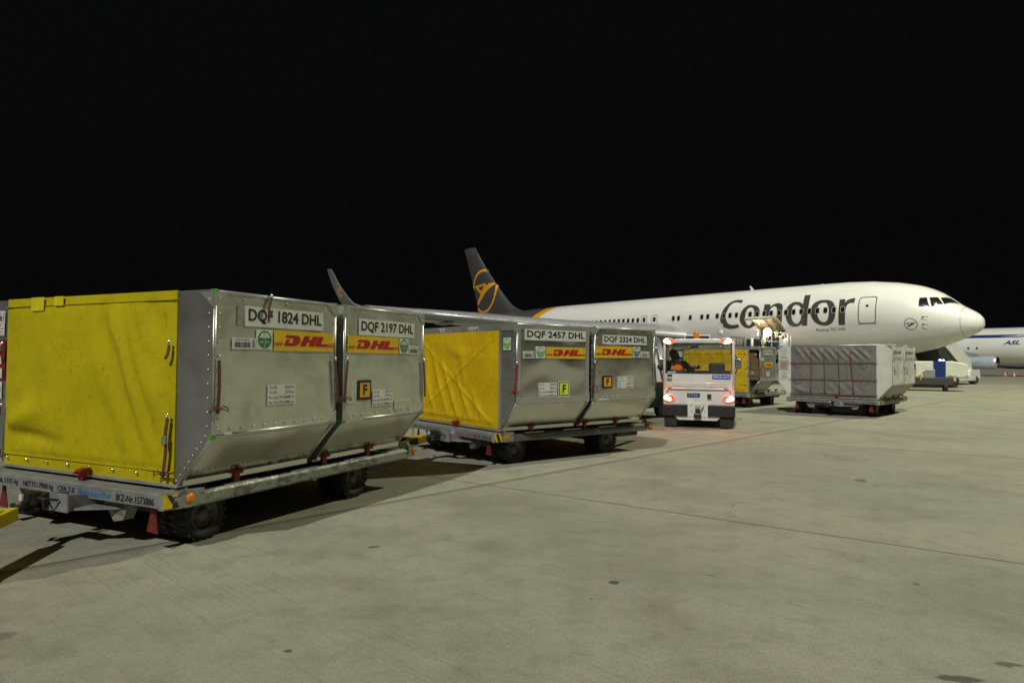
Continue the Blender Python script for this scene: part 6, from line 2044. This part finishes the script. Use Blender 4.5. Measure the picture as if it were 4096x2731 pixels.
m = MB(); m.tube([(-.75, -.80, 1.0), (-.80, -.82, .75), (-.85, -.80, .56)], .035, 8); m.build('yellow_handle', 'hazard_yellow', gp)
m = MB(); m.dome((.16, -.60, 1.80), .07, (0, -1, .4)); m.dome((.33, -.60, 1.80), .045, (0, -1, .4)); m.build('blue_lamp', 'blue_lamp', gp)
m = MB(); m.box(.62, -.806, .40, .80, -.785, .52); m.build('tail_reflector', 'red_flag', gp)
for x in (-1.5, .42):
    for y in (-.62, .62):
        wheel(gp, x, y, .27, .2, 'steel_grey', knob=False)
tb = thing('tow_bar', 'yellow tow bar lying low in front of the dark wheel of the cream power unit', 'tow bar', (22.3, 39.7, 0), R(-20))
m = MB(); m.bar((-.9, 0, .30), (.9, 0, .30), .08, .08); m.bar((-.9, -.35, .18), (.9, -.2, .18), .07, .07); m.bar((.85, -.2, .05), (.85, -.2, .35), .07, .07)
m.bar((-.85, 0, .0), (-.85, 0, .3), .07, .07); m.build('bars', 'bar_yellow', tb)

# ------------------------------------------------------------------ boarding stairs beyond the nose
ax_dir = Vector((-.77, -.64, 0)).normalized()       # from the foot up to the far side door
sta = thing('boarding_stairs', 'white truck mounted passenger stairs rising behind the aircraft nose', 'stairs', (35.9, 53.4, 0), math.atan2(ax_dir.y, ax_dir.x))
# local: x towards the door, y left
m = MB()
for y in (-.85, .85):
    m.prism([(.1, .95), (.6, 1.95), (9.2, 5.3), (9.2, 4.2), (8.8, 4.0), (1.0, .75)], 'y', y-.03, y+.03)
sp_ = m.build('side_panels', 'white_board', sta)
m = MB()
for k in range(20):
    x = .6+k*.42; z = .85+k*.165
    m.box(x, -.82, z-.03, x+.42, .82, z)
m.box(9.0, -.85, 4.1, 10.6, .85, 4.2)
m.build('steps', 'dark_steel', sta)
m = MB(); m.prism([(.7, .80), (9.1, 4.02), (9.1, 3.90), (6.8, 2.0), (5.6, 1.02), (.9, .70)], 'y', -.80, .80); m.build('stair_underside', 'black_paint', sta)
m = MB(); m.box(-.6, -1.05, .28, 5.6, 1.05, 1.0, 0, .06); m.prism([(-1.1, .45), (-1.1, 1.05), (-.9, 1.18), (1.2, 1.18), (1.2, .45)], 'y', -1.06, 1.06); m.build('truck_body', 'aircraft_white', sta)
m = MB(); m.box(-.8, -1.09, .38, 1.1, -1.05, .42); m.box(.35, -1.10, .15, .72, -1.04, 1.15, 0, .02); m.box(-1.12, -.8, .3, -1.08, .8, .36); m.build('trim', 'dark_steel', sta)
m = MB(); m.box(-.55, -1.075, .70, -.2, -1.055, .76); m.box(.9, -1.075, .70, 1.25, -1.055, .76); m.build('amber_markers', 'orange_lens', sta)
for y in (-.85, .85):
    for x in (-.1, 4.4):
        wheel(sta, x, y, .36, .25, knob=False)
m = MB(); m.tube([(6, .6, .5), (7.2, .6, 3.4)], .08, 8); m.tube([(6, -.6, .5), (7.2, -.6, 3.4)], .08, 8); m.build('lift_struts', 'dark_steel', sta)

# ------------------------------------------------------------------ second aircraft far right
ap = thing('cargo_airplane', 'distant white freighter with navy stripe and pale blue swoosh on its engine', 'airplane', (65.9, 90.0, 0), plane_rz)
m = MB(); NP2 = 40
prof = [(-27, .01, 3.6, .01), (-26.6, .7, 3.6, .7), (-25.5, 1.4, 3.75, 1.4), (-24, 1.95, 3.9, 1.95), (-22, 2.3, 3.97, 2.3), (-20, 2.5, 4.0, 2.5)]+[(-20+4*k, 2.5, 4.0, 2.5) for k in range(1, 9)]+[(17, 2.2, 4.3, 2.2), (22, 1.4, 5.0, 1.4), (28, .3, 5.8, .3)]
vs = []
for x, ry_, zc_, rz_ in prof:
    for k in range(NP2):
        a = 2*PI*k/NP2; vs.append((x, ry_*math.cos(a), zc_+rz_*math.sin(a)))
m.add(vs, [(i*NP2+k, i*NP2+(k+1) % NP2, (i+1)*NP2+(k+1) % NP2, (i+1)*NP2+k) for i in range(len(prof)-1) for k in range(NP2)]+[tuple(range(NP2)), tuple((len(prof)-1)*NP2+k for k in range(NP2))], 0, True)
m.build('fuselage', 'aircraft_white', ap)
def asl(s, z, off=.02):
    n = math.sin(math.asin(max(-1, min(1, (z-4.0)/2.5))))
    return Vector((s, math.sqrt(max(0, 1-n*n))*(2.5+off), 4.0+n*(2.5+off)))
m = MB()
def strip(s0, s1, f0, f1, n=20):
    for k in range(n):
        a = s0+(s1-s0)*k/n; b = s0+(s1-s0)*(k+1)/n
        m.add([asl(a, f0(a)), asl(b, f0(b)), asl(b, f1(b)), asl(a, f1(a))], [(0, 1, 2, 3)])
strip(-20, 12, lambda s: 5.42, lambda s: 5.50)
strip(-20, 12, lambda s: 5.10+.05*max(0, -s-2), lambda s: 5.24+.04*max(0, -s-2))
strip(.2, 12, lambda s: 5.22, lambda s: 5.45)
strip(-2.5, .2, lambda s: 5.22+.16*(.2-s)/2.7, lambda s: 5.45)
m.build('navy_stripe', 'navy_paint', ap, fix=False)
m = MB()
v_, f_ = glyphs('ASL', .03); ax = min(v[0] for v in v_); bx = max(v[0] for v in v_); ay = min(v[1] for v in v_); by = max(v[1] for v in v_)
m.add([asl(-1.0-((x-ax)/(bx-ax)*1.75+.30*(y-ay)/(by-ay)), 4.18+.52*(y-ay)/(by-ay), .03) for x, y in v_], f_)
m.build('name_lettering', 'navy_paint', ap, fix=False)
for s in (1.95, 2.95):
    m = MB(); m.add([asl(s-.11, 3.62), asl(s+.11, 3.62), asl(s+.11, 3.88), asl(s-.11, 3.88)], [(0, 1, 2, 3)]); m.build('cabin_window', 'window_dark', ap, fix=False)
for sg in (1, -1):
    e = MB(); ec = (-1.45, sg*6.5, 1.80)
    e.lathe([(.60, .35), (.66, .1), (.74, 0)], 'x', ec, 32, 2)
    e.lathe([(.74, 0), (.80, .06), (.84, .22)], 'x', ec, 32, 1)
    e.lathe([(.84, .22), (.88, .9), (.85, 2.0), (.72, 3.2), (.52, 4.2), (.30, 4.8), (.001, 5.2)], 'x', ec, 32, 0)
    e.lathe([(.60, .35), (.58, .7), (.2, .7), (.14, .5), (.001, .3)], 'x', ec, 32, 2)
    eo = e.build('engine', ['engine_grey', 'slat_metal', 'fan_dark'], ap)
    m = MB()
    # swoosh wrapped on the cowl, pointing aft
    def cowl(x, a):
        r_ = .84+.06*min(1, (x-.22)/.7) if x < .9 else (.88-.03*(x-.9)/1.1 if x < 2 else .85-.13*(x-2)/1.2)
        r_ += .012
        return (ec[0]+x, ec[1]+sg*r_*math.cos(a), ec[2]+r_*math.sin(a))
    for k in range(12):
        x0 = .5+2.5*k/12; x1 = .5+2.5*(k+1)/12
        t0 = k/12; t1 = (k+1)/12
        u = lambda t_: .50-.75*t_*t_; l = lambda t_: -.05-.20*t_*t_-.0*t_
        m.add([cowl(x0, l(t0)), cowl(x1, min(l(t1), u(t1))), cowl(x1, u(t1)), cowl(x0, u(t0))], [(0, 1, 2, 3)])
    m.build('engine_swoosh', 'swoosh_blue', eo, fix=False)
    m = MB(); m.prism([(.4, 2.55), (4.2, 2.9), (5.0, 2.5), (2.5, 2.2)], 'y', sg*6.5-.12, sg*6.5+.12); m.build('pylon', 'wing_grey', eo)
    v_, f_ = lifting([(1.5, sg*1.8, 2.5, 6.5, .10, 0), (4.0, sg*6.5, 2.75, 4.2, .09, 0), (11.0, sg*17, 3.9, 1.8, .09, 0)], .1)
    m = MB(); m.add(v_, f_, 0, True); m.build('wing', 'wing_grey', ap)
m = MB(); m.prism([(20, 6.0), (27.5, 12.5), (30, 12.5), (27.5, 6.0)], 'y', -.15, .15); m.build('tail_fin', 'aircraft_white', ap)
for sg in (-1, 1):
    m = MB(); m.tube([(3.5, sg*2.6, .5), (3.5, sg*2.6, 2.2)], .14, 8); mg = m.build('main_gear', 'steel_grey', ap)
    m = MB(); m.lathe([(.001, -.3), (.3, -.3), (.5, -.24), (.5, .24), (.3, .3), (.001, .3)], 'y', (3.5, sg*2.6, .5), 20); m.build('gear_wheel', 'black_rubber', mg)

# ------------------------------------------------------------------ cones, markings, ground
def cone(label, px, py, dist, hgt=.72):
    x = (px-2048)/2666.5*dist
    c = thing('traffic_cone', label, 'traffic cone', (x, dist, 0), .4, 'traffic cones by the distant freighter')
    m = MB(); m.box(-.22*hgt/.72, -.22*hgt/.72, 0, .22*hgt/.72, .22*hgt/.72, .05, 0, .01); m.build('cone_base', 'cone_red', c)
    m = MB()
    lv = [(0.0, .16), (.22, .128), (.22, .128), (.45, .094), (.45, .094), (.62, .069), (.62, .069), (.78, .045), (.78, .045), (1.0, .022)]
    for k in range(0, 10, 2):
        m.lathe([(lv[k][1]*hgt/.72, .05+lv[k][0]*(hgt-.05)), (lv[k+1][1]*hgt/.72, .05+lv[k+1][0]*(hgt-.05))], 'z', (0, 0, 0), 18, (k//2) % 2)
    m.build('cone_body', ['cone_red', 'white_paint'], c)
cone('single red and white cone right of the paired cones', 4056, 1497, 84, .72)
cone('red and white cone of the pair, left one under the freighter', 4021, 1490, 89, .66)
cone('red and white cone of the pair, right one under the freighter', 4029, 1490, 90.5, .62)

gm = MB()
gm.add([(-1500, -400, 0), (1500, -400, 0), (1500, 2500, 0), (-1500, 2500, 0)], [(0, 1, 2, 3)])
structure(gm.build('apron', 'apron_concrete'))
mk = MB()
def stripe(pts, w):
    for a, b in zip(pts, pts[1:]):
        a = Vector((*a, .004)); b = Vector((*b, .004)); n_ = Vector((-(b-a).y, (b-a).x, 0)).normalized()*w/2
        mk.add([a-n_, b-n_, b+n_, a+n_], [(0, 1, 2, 3)])
stripe([(2.1, 17.9), (4.2, 17.1)], .12); stripe([(2.0, 17.55), (3.9, 16.95)], .12); stripe([(2.4, 17.85), (3.4, 17.2)], .10); stripe([(3.0, 17.7), (4.0, 17.05)], .10)
stripe([(20, 42), (60, 30)], .18); stripe([(30, 60), (80, 45)], .18)
structure(mk.build('painted_marking', 'marking_yellow'))
